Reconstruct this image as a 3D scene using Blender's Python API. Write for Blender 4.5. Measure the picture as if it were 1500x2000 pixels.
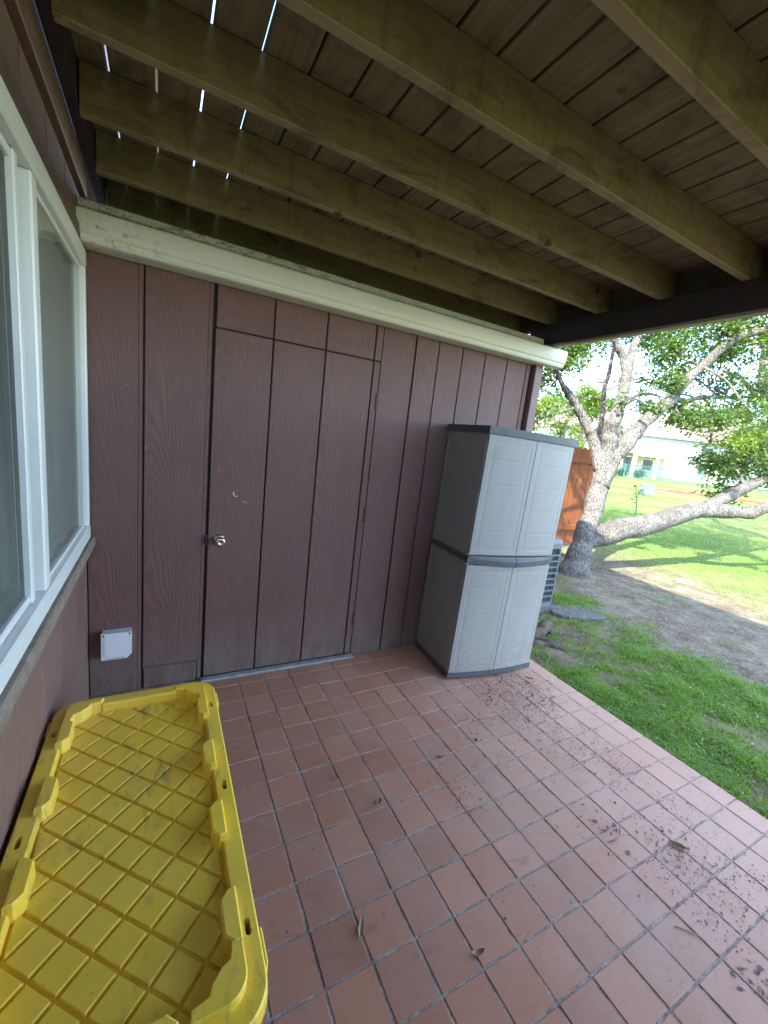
import bpy, bmesh, math, random
from mathutils import Vector, Matrix, Euler, noise
random.seed(7)
R = math.radians
sc = bpy.context.scene
for o in list(bpy.data.objects): bpy.data.objects.remove(o)
COL = sc.collection

# ------------------------------------------------------------------ camera
cam = bpy.data.cameras.new('camera'); camo = bpy.data.objects.new('camera', cam); COL.objects.link(camo)
cam.sensor_fit = 'HORIZONTAL'; cam.sensor_width = 36.0; cam.lens = 19.308
cam.clip_start = 0.05; cam.clip_end = 2000
rt = Vector((0.87937607, -0.4625652, 0.11283243)); dn = Vector((0.01359835, -0.21248277, -0.97707019)); fw = Vector((0.47593362, 0.86074648, -0.18056214))
m = Matrix.Identity(4)
for i in range(3):
    m[i][0] = rt[i]; m[i][1] = -dn[i]; m[i][2] = -fw[i]
m.translation = Vector((-0.2819, -2.3728, 1.5961))
camo.matrix_world = m
sc.camera = camo

# ------------------------------------------------------------------ world, sun, exposure
SUN_FROM = Vector((-1.0, -0.45, 1.0)).normalized()
w = bpy.data.worlds.new('World'); sc.world = w; w.use_nodes = True
nt = w.node_tree; nt.nodes.clear()
N = nt.nodes.new; LK = nt.links.new
wo = N('ShaderNodeOutputWorld'); bg = N('ShaderNodeBackground'); sky = N('ShaderNodeTexSky')
sky.sky_type = 'NISHITA'; sky.sun_disc = False
sky.sun_elevation = math.asin(SUN_FROM.z); sky.sun_rotation = math.atan2(SUN_FROM.x, SUN_FROM.y)
sky.air_density = 0.9; sky.dust_density = 0.0; sky.ozone_density = 2.5; sky.altitude = 300
tc = N('ShaderNodeTexCoord'); mp = N('ShaderNodeMapping'); mp.inputs['Scale'].default_value = (1.0, 1.0, 2.6)
cn = N('ShaderNodeTexNoise'); cn.inputs['Scale'].default_value = 3.2; cn.inputs['Detail'].default_value = 7; cn.inputs['Roughness'].default_value = 0.6
cr = N('ShaderNodeValToRGB'); cr.color_ramp.elements[0].position = 0.52; cr.color_ramp.elements[1].position = 0.72
mx = N('ShaderNodeMix'); mx.data_type = 'RGBA'
LK(tc.outputs['Generated'], mp.inputs[0]); LK(mp.outputs[0], cn.inputs['Vector']); LK(cn.outputs['Fac'], cr.inputs[0])
LK(cr.outputs[0], mx.inputs['Factor']); LK(sky.outputs[0], mx.inputs['A']); mx.inputs['B'].default_value = (9.5, 9.7, 10.0, 1)
LK(mx.outputs['Result'], bg.inputs[0]); bg.inputs[1].default_value = 0.15; LK(bg.outputs[0], wo.inputs[0])
sd = bpy.data.lights.new('sun', 'SUN'); sun = bpy.data.objects.new('sun', sd); COL.objects.link(sun)
sd.energy = 2.1; sd.angle = R(0.53); sd.color = (1.0, 0.95, 0.86)
sun.rotation_euler = SUN_FROM.to_track_quat('Z', 'Y').to_euler(); sun.location = (-20, -10, 25)
vs = sc.view_settings; vs.view_transform = 'Standard'; vs.look = 'None'; vs.gamma = 1.0; vs.exposure = 3.35; vs.use_curve_mapping = False
sc.render.engine = 'CYCLES'

# ------------------------------------------------------------------ material helpers
class M:
    def __init__(s, name, rough=0.6, spec=0.4):
        s.m = bpy.data.materials.new(name); s.m.use_nodes = True
        s.nt = s.m.node_tree; s.b = s.nt.nodes['Principled BSDF']
        s.b.inputs['Roughness'].default_value = rough; s.b.inputs['Specular IOR Level'].default_value = spec
        s._c = None
    def n(s, t, **k):
        nd = s.nt.nodes.new(t)
        for a, v in k.items(): setattr(nd, a, v)
        return nd
    def l(s, a, b): s.nt.links.new(a, b)
    def coord(s, kind='Object', scale=(1, 1, 1), rnd=0.0):
        t = s.n('ShaderNodeTexCoord'); mpn = s.n('ShaderNodeMapping'); mpn.inputs['Scale'].default_value = scale
        src = t.outputs[kind] if kind != 'World' else s.n('ShaderNodeNewGeometry').outputs['Position']
        s.l(src, mpn.inputs[0])
        if rnd:
            oi = s.n('ShaderNodeObjectInfo'); cb = s.n('ShaderNodeVectorMath', operation='SCALE')
            cx = s.n('ShaderNodeCombineXYZ'); 
            for i in range(3): s.l(oi.outputs['Random'], cx.inputs[i])
            s.l(cx.outputs[0], cb.inputs[0]); cb.inputs['Scale'].default_value = rnd
            s.l(cb.outputs[0], mpn.inputs['Location'])
        return mpn.outputs[0]
    def noise(s, vec, scale=5, detail=4, rough=0.55, dist=0.0):
        nd = s.n('ShaderNodeTexNoise'); nd.inputs['Scale'].default_value = scale; nd.inputs['Detail'].default_value = detail
        nd.inputs['Roughness'].default_value = rough; nd.inputs['Distortion'].default_value = dist
        s.l(vec, nd.inputs['Vector']); return nd.outputs['Fac']
    def ramp(s, fac, stops):
        r = s.n('ShaderNodeValToRGB'); e = r.color_ramp.elements
        while len(e) > 1: e.remove(e[-1])
        for i, (p, c) in enumerate(stops):
            if isinstance(c, (int, float)): c = (c, c, c)
            if i == 0: x = e[0]; x.position = p
            else: x = e.new(p)
            x.color = (*c, 1)
        s.l(fac, r.inputs[0]); return r.outputs[0]
    def mix(s, fac, a, b, mode='MIX'):
        mn = s.n('ShaderNodeMix', data_type='RGBA', blend_type=mode)
        for v, k in ((fac, 'Factor'), (a, 'A'), (b, 'B')):
            if isinstance(v, (int, float)): mn.inputs[k].default_value = v if k == 'Factor' else (v, v, v, 1)
            elif isinstance(v, tuple): mn.inputs[k].default_value = (*v, 1)
            else: s.l(v, mn.inputs[k])
        return mn.outputs['Result']
    def math(s, op, a, b=None):
        mn = s.n('ShaderNodeMath', operation=op)
        for i, v in enumerate((a, b)):
            if v is None: continue
            if isinstance(v, (int, float)): mn.inputs[i].default_value = v
            else: s.l(v, mn.inputs[i])
        return mn.outputs[0]
    def rnd(s): return s.n('ShaderNodeObjectInfo').outputs['Random']
    def color(s, c):
        if isinstance(c, tuple): s.b.inputs['Base Color'].default_value = (*c, 1)
        else: s.l(c, s.b.inputs['Base Color'])
        return s
    def rough(s, r): s.l(r, s.b.inputs['Roughness']); return s
    def bump(s, h, strength=0.3, dist=0.01):
        bn = s.n('ShaderNodeBump'); bn.inputs['Strength'].default_value = strength; bn.inputs['Distance'].default_value = dist
        s.l(h, bn.inputs['Height']); s.l(bn.outputs[0], s.b.inputs['Normal']); return s

def simple(name, col, rough=0.6, var=0.12, scale=8, bump=0.0, bscale=60, spec=0.4):
    k = M(name, rough, spec); v = k.coord('Object')
    nf = k.noise(v, scale, 5)
    k.color(k.ramp(nf, [(0.25, tuple(c * (1 - var) for c in col)), (0.75, tuple(min(1, c * (1 + var)) for c in col))]))
    if bump: k.bump(k.noise(v, bscale, 4), bump, 0.003)
    return k.m

MAT = {}
def siding(name, base, grain=1.0, dirt=True):
    k = M(name, 0.55, 0.35)
    oi = k.n('ShaderNodeObjectInfo'); rnd = oi.outputs['Random']
    t = k.n('ShaderNodeTexCoord'); sp = k.n('ShaderNodeSeparateXYZ'); k.l(t.outputs['Object'], sp.inputs[0])
    x, z = sp.outputs['X'], sp.outputs['Z']
    rv = k.coord('Object', (1, 1, 1), 37.0)
    warp = k.noise(rv, 3.0, 3, 0.5)
    big = k.noise(k.coord('Object', (2.2, 2.2, 0.8), 11.0), 1.6, 2)
    xo = k.math('ADD', x, k.math('MULTIPLY', k.math('SUBTRACT', k.math('FRACT', k.math('MULTIPLY', rnd, 7.31)), 0.5), 0.42))
    x2 = k.math('MULTIPLY', k.math('MULTIPLY', xo, xo), 900)
    zz = k.math('MULTIPLY', z, 26)
    v = k.math('ADD', k.math('ADD', x2, zz), k.math('ADD', k.math('MULTIPLY', warp, 4.5), k.math('MULTIPLY', big, 24)))
    bands = k.math('SINE', k.math('MULTIPLY', v, 1.9))
    amp = k.ramp(k.noise(k.coord('Object', (3, 3, 1.2), 5.0), 2.0, 3), [(0.35, 0.15), (0.65, 1.0)])
    bands = k.math('MULTIPLY', k.math('MULTIPLY', k.math('ADD', k.math('MULTIPLY', bands, 0.5), 0.5), amp), k.math('ADD', 0.35, k.math('FRACT', k.math('MULTIPLY', rnd, 13.7))))
    fib = k.noise(k.coord('Object', (240, 240, 7), 3.0), 1.0, 4, 0.65)
    h = k.math('ADD', k.math('MULTIPLY', bands, 0.26), k.math('MULTIPLY', fib, 1.05))
    c = k.mix(k.ramp(h, [(0.25, 0), (0.95, 1)]), tuple(b * 0.66 for b in base), tuple(b * 1.28 for b in base))
    blot = k.noise(k.coord('World', (1, 1, 0.5)), 1.7, 4)
    c = k.mix(k.ramp(blot, [(0.35, 0), (0.75, 0.5)]), c, tuple(b * f for b, f in zip(base, (1.18, 1.20, 1.24))))
    c = k.mix(k.math('MULTIPLY', rnd, 0.25), c, tuple(b * 0.75 for b in base))
    if dirt:
        sw = k.n('ShaderNodeSeparateXYZ'); k.l(k.n('ShaderNodeNewGeometry').outputs['Position'], sw.inputs[0])
        dn_ = k.noise(k.coord('World', (9, 9, 3)), 1.0, 5, 0.7)
        low = k.math('SUBTRACT', 1.0, k.math('DIVIDE', sw.outputs['Z'], 0.42))
        f = k.math('MULTIPLY', k.math('MAXIMUM', low, 0.0), k.ramp(dn_, [(0.38, 0), (0.60, 1.0)]))
        c = k.mix(f, c, (0.17, 0.155, 0.13))
        spk = k.noise(k.coord('World'), 55, 2, 0.5)
        c = k.mix(k.ramp(spk, [(0.745, 0), (0.76, 0.6)]), c, (0.35, 0.32, 0.30))
    k.color(c); k.rough(k.ramp(fib, [(0.3, 0.48), (0.7, 0.66)]))
    k.bump(h, 0.55 * grain, 0.006)
    return k.m
MAT['siding'] = siding('brown_painted_siding', (0.165, 0.088, 0.077))
MAT['siding_tan'] = siding('brown_painted_siding_smooth', (0.21, 0.125, 0.098), 0.35)
MAT['gap'] = simple('dark_joint', (0.022, 0.014, 0.013), 0.9)
MAT['trim'] = simple('brown_trim_paint', (0.125, 0.070, 0.050), 0.5, 0.15, 12, 0.2, 90)
MAT['post'] = simple('mauve_brown_trim_paint', (0.20, 0.115, 0.105), 0.55, 0.12, 6, 0.15, 80)

def joist_mat(name, a, b, green, amt, gs=(3, 60, 60), under=None):
    k = M(name, 0.85, 0.2)
    grain = k.noise(k.coord('Object', gs, 21.0), 1.0, 5, 0.65)
    c = k.mix(k.ramp(grain, [(0.3, 0), (0.7, 1)]), a, b)
    drip = k.noise(k.coord('World', (16, 1.5, 1.8)), 1.0, 5, 0.65)
    blot = k.noise(k.coord('World'), 2.4, 5, 0.6)
    gf = k.math('MULTIPLY', k.ramp(drip, [(0.30, 0.25), (0.68, 1)]), k.ramp(blot, [(0.3, 0.35), (0.62, 1)]))
    c = k.mix(k.math('MULTIPLY', gf, amt), c, green)
    st = k.noise(k.coord('World', (30, 2, 2)), 1.0, 4, 0.7)
    c = k.mix(k.ramp(st, [(0.52, 0), (0.75, 0.5)]), c, tuple(q * 0.45 for q in green))
    if under:
        sn = k.n('ShaderNodeSeparateXYZ'); k.l(k.n('ShaderNodeNewGeometry').outputs['Normal'], sn.inputs[0])
        c = k.mix(k.math('MULTIPLY', k.math('LESS_THAN', sn.outputs['Z'], -0.6), k.ramp(blot, [(0.3, 0.9), (0.7, 0.5)])), c, under)
    ws = k.noise(k.coord('World', (2.2, 2.2, 6)), 1.3, 5, 0.7, 1.2)
    c = k.mix(k.ramp(ws, [(0.50, 0), (0.68, 0.65)]), c, tuple(q * 0.40 for q in a))
    vo = k.n('ShaderNodeTexVoronoi'); vo.inputs['Scale'].default_value = 3.1; k.l(k.coord('World', (1, 1, 1)), vo.inputs['Vector'])
    c = k.mix(k.ramp(vo.outputs['Distance'], [(0.045, 0.85), (0.075, 0)]), c, tuple(q * 0.3 for q in a))
    sp = k.noise(k.coord('World'), 120, 2, 0.5)
    c = k.mix(k.ramp(sp, [(0.70, 0), (0.74, 0.4)]), c, (0.20, 0.19, 0.10))
    pl = k.noise(k.coord('World'), 11, 2, 0.4)
    c = k.mix(k.ramp(pl, [(0.755, 0), (0.775, 0.6)]), c, (0.26, 0.24, 0.19))
    k.color(c); k.bump(k.math('ADD', grain, k.math('MULTIPLY', sp, 0.4)), 0.5, 0.004)
    return k.m
MAT['joist'] = joist_mat('algae_stained_joist', (0.20, 0.155, 0.085), (0.33, 0.25, 0.135), (0.245, 0.222, 0.060), 0.85, under=(0.36, 0.27, 0.165))
MAT['deck'] = joist_mat('weathered_deck_underside', (0.165, 0.125, 0.086), (0.29, 0.218, 0.15), (0.16, 0.15, 0.062), 0.5, gs=(60, 3, 60))
MAT['rim'] = joist_mat('grey_rim_timber', (0.13, 0.105, 0.085), (0.20, 0.165, 0.14), (0.12, 0.11, 0.06), 0.35)
MAT['beam'] = simple('dark_brown_beam_paint', (0.036, 0.028, 0.030), 0.6, 0.2, 6, 0.2, 70)
MAT['fascia'] = simple('tan_fascia_paint', (0.36, 0.29, 0.20), 0.6, 0.15, 8, 0.1, 60)

def tile_mat():
    k = M('terracotta_tile', 0.5, 0.35)
    rv = k.rnd()
    n1 = k.noise(k.coord('World'), 9, 6, 0.65)
    n2 = k.noise(k.coord('World'), 2.0, 4, 0.6)
    a = k.ramp(rv, [(0.0, (0.37, 0.155, 0.088)), (0.2, (0.48, 0.205, 0.118)), (0.4, (0.43, 0.168, 0.090)), (0.6, (0.54, 0.238, 0.138)), (0.8, (0.47, 0.208, 0.130)), (1.0, (0.41, 0.19, 0.122))])
    c = k.mix(k.ramp(n1, [(0.3, 0), (0.75, 0.55)]), a, (0.45, 0.235, 0.150))
    c = k.mix(k.ramp(n2, [(0.40, 0), (0.70, 0.50)]), c, (0.50, 0.315, 0.225))
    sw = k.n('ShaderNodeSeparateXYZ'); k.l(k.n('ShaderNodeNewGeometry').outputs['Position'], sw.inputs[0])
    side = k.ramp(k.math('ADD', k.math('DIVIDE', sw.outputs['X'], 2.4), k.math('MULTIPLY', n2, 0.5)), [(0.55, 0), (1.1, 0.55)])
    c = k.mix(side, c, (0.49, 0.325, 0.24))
    s = k.noise(k.coord('World'), 230, 3, 0.6)
    dens = k.noise(k.coord('World'), 3.3, 3, 0.6)
    th = k.math('MULTIPLY', k.ramp(s, [(0.62, 0), (0.70, 0.75)]), k.ramp(dens, [(0.45, 0.05), (0.62, 1)]))
    c = k.mix(th, c, (0.06, 0.045, 0.04))
    s2 = k.noise(k.coord('World', (1, 1, 1)), 48, 2, 0.5)
    c = k.mix(k.ramp(s2, [(0.735, 0), (0.76, 0.6)]), c, (0.46, 0.36, 0.28))
    sm = k.noise(k.coord('World', (3, 9, 1)), 2.2, 5, 0.7, 1.5)
    c = k.mix(k.ramp(sm, [(0.56, 0), (0.74, 0.45)]), c, (0.20, 0.125, 0.095))
    k.color(c); k.rough(k.ramp(n1, [(0.3, 0.34), (0.7, 0.55)])); k.bump(k.math('ADD', k.math('MULTIPLY', n1, 0.5), k.math('MULTIPLY', s, 0.2)), 0.22, 0.004)
    return k.m
MAT['tile'] = tile_mat()
def grout_mat():
    k = M('grey_grout', 0.95, 0.1)
    n1 = k.noise(k.coord('World'), 14, 5, 0.7); n2 = k.noise(k.coord('World'), 150, 3, 0.6)
    c = k.ramp(n1, [(0.3, (0.20, 0.165, 0.135)), (0.5, (0.38, 0.325, 0.275)), (0.72, (0.58, 0.51, 0.45))])
    c = k.mix(k.ramp(n2, [(0.52, 0), (0.68, 0.7)]), c, (0.085, 0.07, 0.06))
    k.color(c); k.bump(n2, 0.8, 0.004); return k.m
MAT['grout'] = grout_mat()
MAT['mortar'] = simple('pale_mortar', (0.30, 0.30, 0.31), 0.9, 0.25, 25, 0.5, 120)

def yellow_mat():
    k = M('yellow_plastic', 0.42, 0.45)
    n1 = k.noise(k.coord('World'), 6, 5, 0.65); n2 = k.noise(k.coord('World', (26, 9, 9)), 1.0, 6, 0.75, 1.0)
    c = k.mix(k.ramp(n1, [(0.3, 0), (0.75, 1)]), (0.88, 0.585, 0.050), (0.92, 0.64, 0.060))
    patch = k.noise(k.coord('World'), 3.6, 3, 0.6)
    sc_ = k.math('MULTIPLY', k.ramp(n2, [(0.52, 0), (0.66, 0.8)]), k.ramp(patch, [(0.46, 0), (0.62, 0.9)]))
    c = k.mix(sc_, c, (0.17, 0.14, 0.10))
    sp = k.noise(k.coord('World'), 95, 2, 0.5)
    c = k.mix(k.ramp(sp, [(0.71, 0), (0.76, 0.55)]), c, (0.13, 0.10, 0.05))
    du = k.noise(k.coord('World'), 2.2, 3, 0.6)
    c = k.mix(k.ramp(du, [(0.42, 0), (0.7, 0.28)]), c, (0.62, 0.48, 0.20))
    k.color(c); k.rough(k.ramp(n1, [(0.3, 0.38), (0.7, 0.55)])); k.bump(k.noise(k.coord('World'), 260, 2), 0.12, 0.001)
    return k.m
MAT['yellow'] = yellow_mat()
MAT['black_plastic'] = simple('black_plastic', (0.012, 0.012, 0.013), 0.5)
def cab_mat():
    k = M('taupe_grey_resin', 0.5, 0.35)
    n1 = k.noise(k.coord('World', (1, 1, 0.35)), 5, 5, 0.6); n2 = k.noise(k.coord('World', (1, 1, 0.25)), 16, 5, 0.7, 0.6)
    c = k.mix(k.ramp(n1, [(0.3, 0), (0.75, 1)]), (0.305, 0.292, 0.268), (0.35, 0.338, 0.315))
    c = k.mix(k.ramp(n2, [(0.55, 0), (0.74, 0.5)]), c, (0.22, 0.205, 0.165))
    sw = k.n('ShaderNodeSeparateXYZ'); k.l(k.n('ShaderNodeNewGeometry').outputs['Position'], sw.inputs[0])
    sp = k.noise(k.coord('World'), 130, 3, 0.6)
    low = k.math('MAXIMUM', k.math('SUBTRACT', 1.0, k.math('DIVIDE', sw.outputs['Z'], 0.35)), 0.0)
    c = k.mix(k.math('MULTIPLY', low, k.ramp(sp, [(0.54, 0), (0.64, 0.9)])), c, (0.10, 0.08, 0.065))
    k.color(c); k.rough(k.ramp(n1, [(0.3, 0.42), (0.7, 0.58)])); k.bump(k.noise(k.coord('World'), 340, 2), 0.15, 0.001)
    return k.m
MAT['cab'] = cab_mat()
MAT['cab_dark'] = simple('charcoal_resin', (0.085, 0.09, 0.098), 0.5, 0.18, 14, 0.12, 200)
MAT['white_vinyl'] = simple('white_vinyl', (0.74, 0.75, 0.72), 0.38, 0.06, 6)
MAT['cream'] = None
def gutter_mat():
    k = M('cream_gutter_paint', 0.45, 0.4)
    n1 = k.noise(k.coord('World', (2, 12, 6)), 2.0, 5, 0.65)
    c = k.mix(k.ramp(n1, [(0.35, 0), (0.75, 0.6)]), (0.74, 0.73, 0.62), (0.64, 0.61, 0.48))
    sw = k.n('ShaderNodeSeparateXYZ'); k.l(k.n('ShaderNodeNewGeometry').outputs['Position'], sw.inputs[0])
    r = k.noise(k.coord('World'), 26, 5, 0.7)
    near = k.math('MAXIMUM', k.math('SUBTRACT', 1.0, k.math('DIVIDE', k.math('ADD', sw.outputs['X'], 0.62), 0.42)), 0.0)
    c = k.mix(k.math('MULTIPLY', near, k.ramp(r, [(0.54, 0), (0.66, 0.9)])), c, (0.24, 0.12, 0.05))
    st = k.noise(k.coord('World', (60, 3, 3)), 1.0, 4, 0.6)
    c = k.mix(k.ramp(st, [(0.60, 0), (0.75, 0.3)]), c, (0.30, 0.25, 0.16))
    k.color(c); return k.m
MAT['gutter'] = gutter_mat()
def drip_mat():
    k = M('speckled_drip_edge', 0.8, 0.2)
    s = k.noise(k.coord('World'), 170, 3, 0.6)
    c = k.ramp(s, [(0.36, (0.22, 0.22, 0.18)), (0.52, (0.60, 0.60, 0.54))])
    r = k.noise(k.coord('World', (3, 8, 8)), 3.5, 5, 0.7)
    sw = k.n('ShaderNodeSeparateXYZ'); k.l(k.n('ShaderNodeNewGeometry').outputs['Position'], sw.inputs[0])
    near = k.ramp(sw.outputs['X'], [(0.0, 1.0), (1.0, 0.3)])
    c = k.mix(k.math('MULTIPLY', near, k.ramp(r, [(0.5, 0), (0.62, 0.9)])), c, (0.24, 0.15, 0.07))
    k.color(c); k.bump(s, 0.5, 0.003); return k.m
MAT['drip'] = drip_mat()
def metal(name, col, rough, met=1.0):
    k = M(name, rough); k.b.inputs['Metallic'].default_value = met
    n1 = k.noise(k.coord('World'), 160, 4, 0.65)
    k.color(k.ramp(n1, [(0.3, tuple(c * .75 for c in col)), (0.75, col)])); k.rough(k.ramp(n1, [(0.3, rough * .7), (0.7, rough * 1.4)])); return k.m
MAT['knob'] = metal('brushed_nickel', (0.72, 0.66, 0.58), 0.25)
MAT['hinge'] = metal('rusty_hinge', (0.10, 0.045, 0.04), 0.6, 0.4)
def glass_mat(name, tint=(0.92, 0.95, 0.93)):
    k = M(name); nt = k.nt; nt.nodes.remove(k.b)
    out = [n for n in nt.nodes if n.type == 'OUTPUT_MATERIAL'][0]
    tr = k.n('ShaderNodeBsdfTransparent'); tr.inputs[0].default_value = (*tint, 1)
    gl = k.n('ShaderNodeBsdfGlossy'); gl.inputs['Roughness'].default_value = 0.02
    fr = k.n('ShaderNodeFresnel'); fr.inputs['IOR'].default_value = 1.42
    bf = k.n('ShaderNodeNewGeometry').outputs['Backfacing']; k.l(k.math('ADD', k.math('MULTIPLY', bf, 1 / 1.5 - 1.5), 1.5), fr.inputs['IOR'])
    wv = k.n('ShaderNodeBump'); wv.inputs['Strength'].default_value = 0.06; wv.inputs['Distance'].default_value = 0.02
    k.l(k.noise(k.coord('World'), 3.0, 2), wv.inputs['Height']); k.l(wv.outputs[0], gl.inputs['Normal'])
    ms = k.n('ShaderNodeMixShader'); k.l(fr.outputs[0], ms.inputs[0]); k.l(tr.outputs[0], ms.inputs[1]); k.l(gl.outputs[0], ms.inputs[2])
    k.l(ms.outputs[0], out.inputs[0]); return k.m
MAT['glass'] = glass_mat('window_glass')
MAT['screen'] = None
def screen_mat():
    k = M('insect_screen'); nt = k.nt; nt.nodes.remove(k.b)
    out = [n for n in nt.nodes if n.type == 'OUTPUT_MATERIAL'][0]
    tr = k.n('ShaderNodeBsdfTransparent'); df = k.n('ShaderNodeBsdfDiffuse')
    n1 = k.noise(k.coord('World', (1, 1, 0.4)), 5, 4)
    k.l(k.ramp(n1, [(0.3, (0.10, 0.11, 0.10)), (0.7, (0.17, 0.18, 0.16))]), df.inputs[0])
    ms = k.n('ShaderNodeMixShader'); ms.inputs[0].default_value = 0.55
    k.l(tr.outputs[0], ms.inputs[1]); k.l(df.outputs[0], ms.inputs[2]); k.l(ms.outputs[0], out.inputs[0]); return k.m
MAT['screen'] = screen_mat()
MAT['curtain'] = simple('pale_grey_curtain', (0.46, 0.47, 0.44), 0.9, 0.06)
MAT['room'] = simple('dim_room_paint', (0.45, 0.44, 0.41), 0.9, 0.05)
MAT['sill'] = simple('weathered_sill', (0.24, 0.19, 0.15), 0.8, 0.35, 18, 0.5, 90)
MAT['white_plastic'] = simple('white_plastic', (0.72, 0.73, 0.74), 0.4, 0.04, 8)
MAT['dark_hole'] = simple('dark_screw', (0.04, 0.035, 0.04), 0.6)

def bark_mat():
    k = M('pale_grey_bark', 0.9, 0.15)
    n1 = k.noise(k.coord('World'), 4.5, 6, 0.65, 0.6); n2 = k.noise(k.coord('World', (1, 1, 0.5)), 30, 5, 0.7)
    c = k.ramp(n1, [(0.25, (0.08, 0.072, 0.06)), (0.45, (0.155, 0.142, 0.12)), (0.62, (0.23, 0.215, 0.185)), (0.8, (0.31, 0.295, 0.26))])
    c = k.mix(k.ramp(n2, [(0.50, 0), (0.68, 0.6)]), c, (0.13, 0.115, 0.095))
    l = k.noise(k.coord('World'), 11, 5, 0.7, 1.0)
    c = k.mix(k.ramp(l, [(0.60, 0), (0.68, 0.6)]), c, (0.085, 0.085, 0.075))
    cr_ = k.n('ShaderNodeTexVoronoi', feature='DISTANCE_TO_EDGE'); cr_.inputs['Scale'].default_value = 26; k.l(k.coord('World', (1.2, 1.2, 0.45)), cr_.inputs['Vector'])
    ck = k.ramp(cr_.outputs['Distance'], [(0.0, 0), (0.10, 1)])
    c = k.mix(k.math('MULTIPLY', k.math('SUBTRACT', 1.0, ck), 0.45), c, (0.06, 0.052, 0.043))
    k.color(c); k.bump(k.math('ADD', k.math('ADD', n2, k.math('MULTIPLY', ck, 0.8)), k.math('MULTIPLY', l, 0.6)), 0.9, 0.022); return k.m
MAT['bark'] = bark_mat()
MAT['bark_dark'] = simple('brown_bark', (0.13, 0.105, 0.09), 0.9, 0.4, 9, 0.6, 40)
def leaf_mat(name, cols, trans=0.45):
    k = M(name, 0.45); nt = k.nt; out = [n for n in nt.nodes if n.type == 'OUTPUT_MATERIAL'][0]
    g = k.n('ShaderNodeNewGeometry')
    c = k.ramp(g.outputs['Random Per Island'], [(i / (len(cols) - 1), q) for i, q in enumerate(cols)])
    k.color(c); tl = k.n('ShaderNodeBsdfTranslucent')
    k.l(k.mix(1.0, c, (1.5, 1.6, 0.6), 'MULTIPLY'), tl.inputs[0])
    ms = k.n('ShaderNodeMixShader'); ms.inputs[0].default_value = trans
    k.l(k.b.outputs[0], ms.inputs[1]); k.l(tl.outputs[0], ms.inputs[2]); k.l(ms.outputs[0], out.inputs[0]); return k.m
MAT['leaf'] = leaf_mat('tree_leaf', [(0.04, 0.09, 0.028), (0.065, 0.125, 0.036), (0.10, 0.165, 0.042), (0.16, 0.20, 0.055), (0.055, 0.10, 0.04)])
MAT['leaf_dark'] = leaf_mat('shrub_leaf', [(0.02, 0.055, 0.018), (0.04, 0.085, 0.025), (0.06, 0.11, 0.03)])
MAT['leaf_yellow'] = leaf_mat('light_leaf', [(0.12, 0.18, 0.03), (0.20, 0.25, 0.045), (0.09, 0.15, 0.03)])
MAT['blade'] = leaf_mat('grass_blade', [(0.10, 0.20, 0.032), (0.16, 0.28, 0.05), (0.23, 0.35, 0.07), (0.13, 0.24, 0.042), (0.33, 0.36, 0.15)], 0.45)
MAT['litter'] = leaf_mat('dry_litter', [(0.16, 0.11, 0.07), (0.26, 0.19, 0.13), (0.09, 0.06, 0.045), (0.34, 0.28, 0.21)], 0.1)
MAT['debris'] = leaf_mat('dark_debris', [(0.06, 0.042, 0.034), (0.10, 0.068, 0.05), (0.04, 0.03, 0.026), (0.15, 0.105, 0.075)], 0.05)
MAT['dry_leaf'] = simple('dry_leaf', (0.20, 0.13, 0.07), 0.8, 0.4, 60)
MAT['dry_leaf_pale'] = simple('pale_dry_leaf', (0.36, 0.27, 0.17), 0.8, 0.4, 60)
def fence_mat():
    k = M('orange_cedar_stain', 0.7, 0.25)
    n1 = k.noise(k.coord('Object', (40, 40, 2), 9.0), 1.0, 5, 0.65)
    k.color(k.mix(k.math('MULTIPLY', k.rnd(), 0.4), k.ramp(n1, [(0.3, (0.17, 0.052, 0.018)), (0.7, (0.27, 0.088, 0.032))]), (0.15, 0.045, 0.018)))
    k.bump(n1, 0.4, 0.004); return k.m
MAT['fence'] = fence_mat()
MAT['ac'] = simple('pale_grey_sheet_metal', (0.13, 0.15, 0.155), 0.4, 0.08, 6)
MAT['ac_dark'] = simple('dark_coil', (0.03, 0.032, 0.036), 0.7, 0.3, 60)
MAT['stone'] = simple('grey_flat_stone', (0.115, 0.108, 0.10), 0.9, 0.5, 22, 0.9, 45)
MAT['root'] = simple('root_bark', (0.105, 0.080, 0.060), 0.95, 0.4, 12, 0.9, 40)
MAT['house_white'] = simple('white_house_paint', (0.80, 0.80, 0.77), 0.7, 0.04, 2)
MAT['house_tan'] = simple('tan_porch_wall', (0.55, 0.47, 0.33), 0.8, 0.06, 2)
MAT['shingle'] = simple('pinkish_brown_shingle', (0.30, 0.21, 0.18), 0.9, 0.25, 4, 0.4, 20)
MAT['soffit'] = simple('grey_soffit', (0.34, 0.38, 0.42), 0.8)
MAT['far_glass'] = simple('dark_window', (0.06, 0.07, 0.08), 0.15, 0.1, 1)
MAT['shutter'] = simple('green_shutter', (0.10, 0.20, 0.18), 0.7)
MAT['chain'] = simple('green_fence_paint', (0.05, 0.16, 0.14), 0.6)
MAT['util'] = simple('pale_green_box', (0.13, 0.18, 0.19), 0.5, 0.06, 3)
MAT['yellow_paint'] = simple('yellow_mark', (0.62, 0.45, 0.05), 0.6)
def mulch_mat():
    k = M('red_mulch', 0.95, 0.1); n1 = k.noise(k.coord('World'), 3, 6, 0.75)
    k.color(k.ramp(n1, [(0.3, (0.05, 0.022, 0.013)), (0.5, (0.17, 0.075, 0.045)), (0.7, (0.25, 0.125, 0.08))])); k.bump(n1, 0.8, 0.05); return k.m
MAT['mulch'] = mulch_mat()

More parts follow.
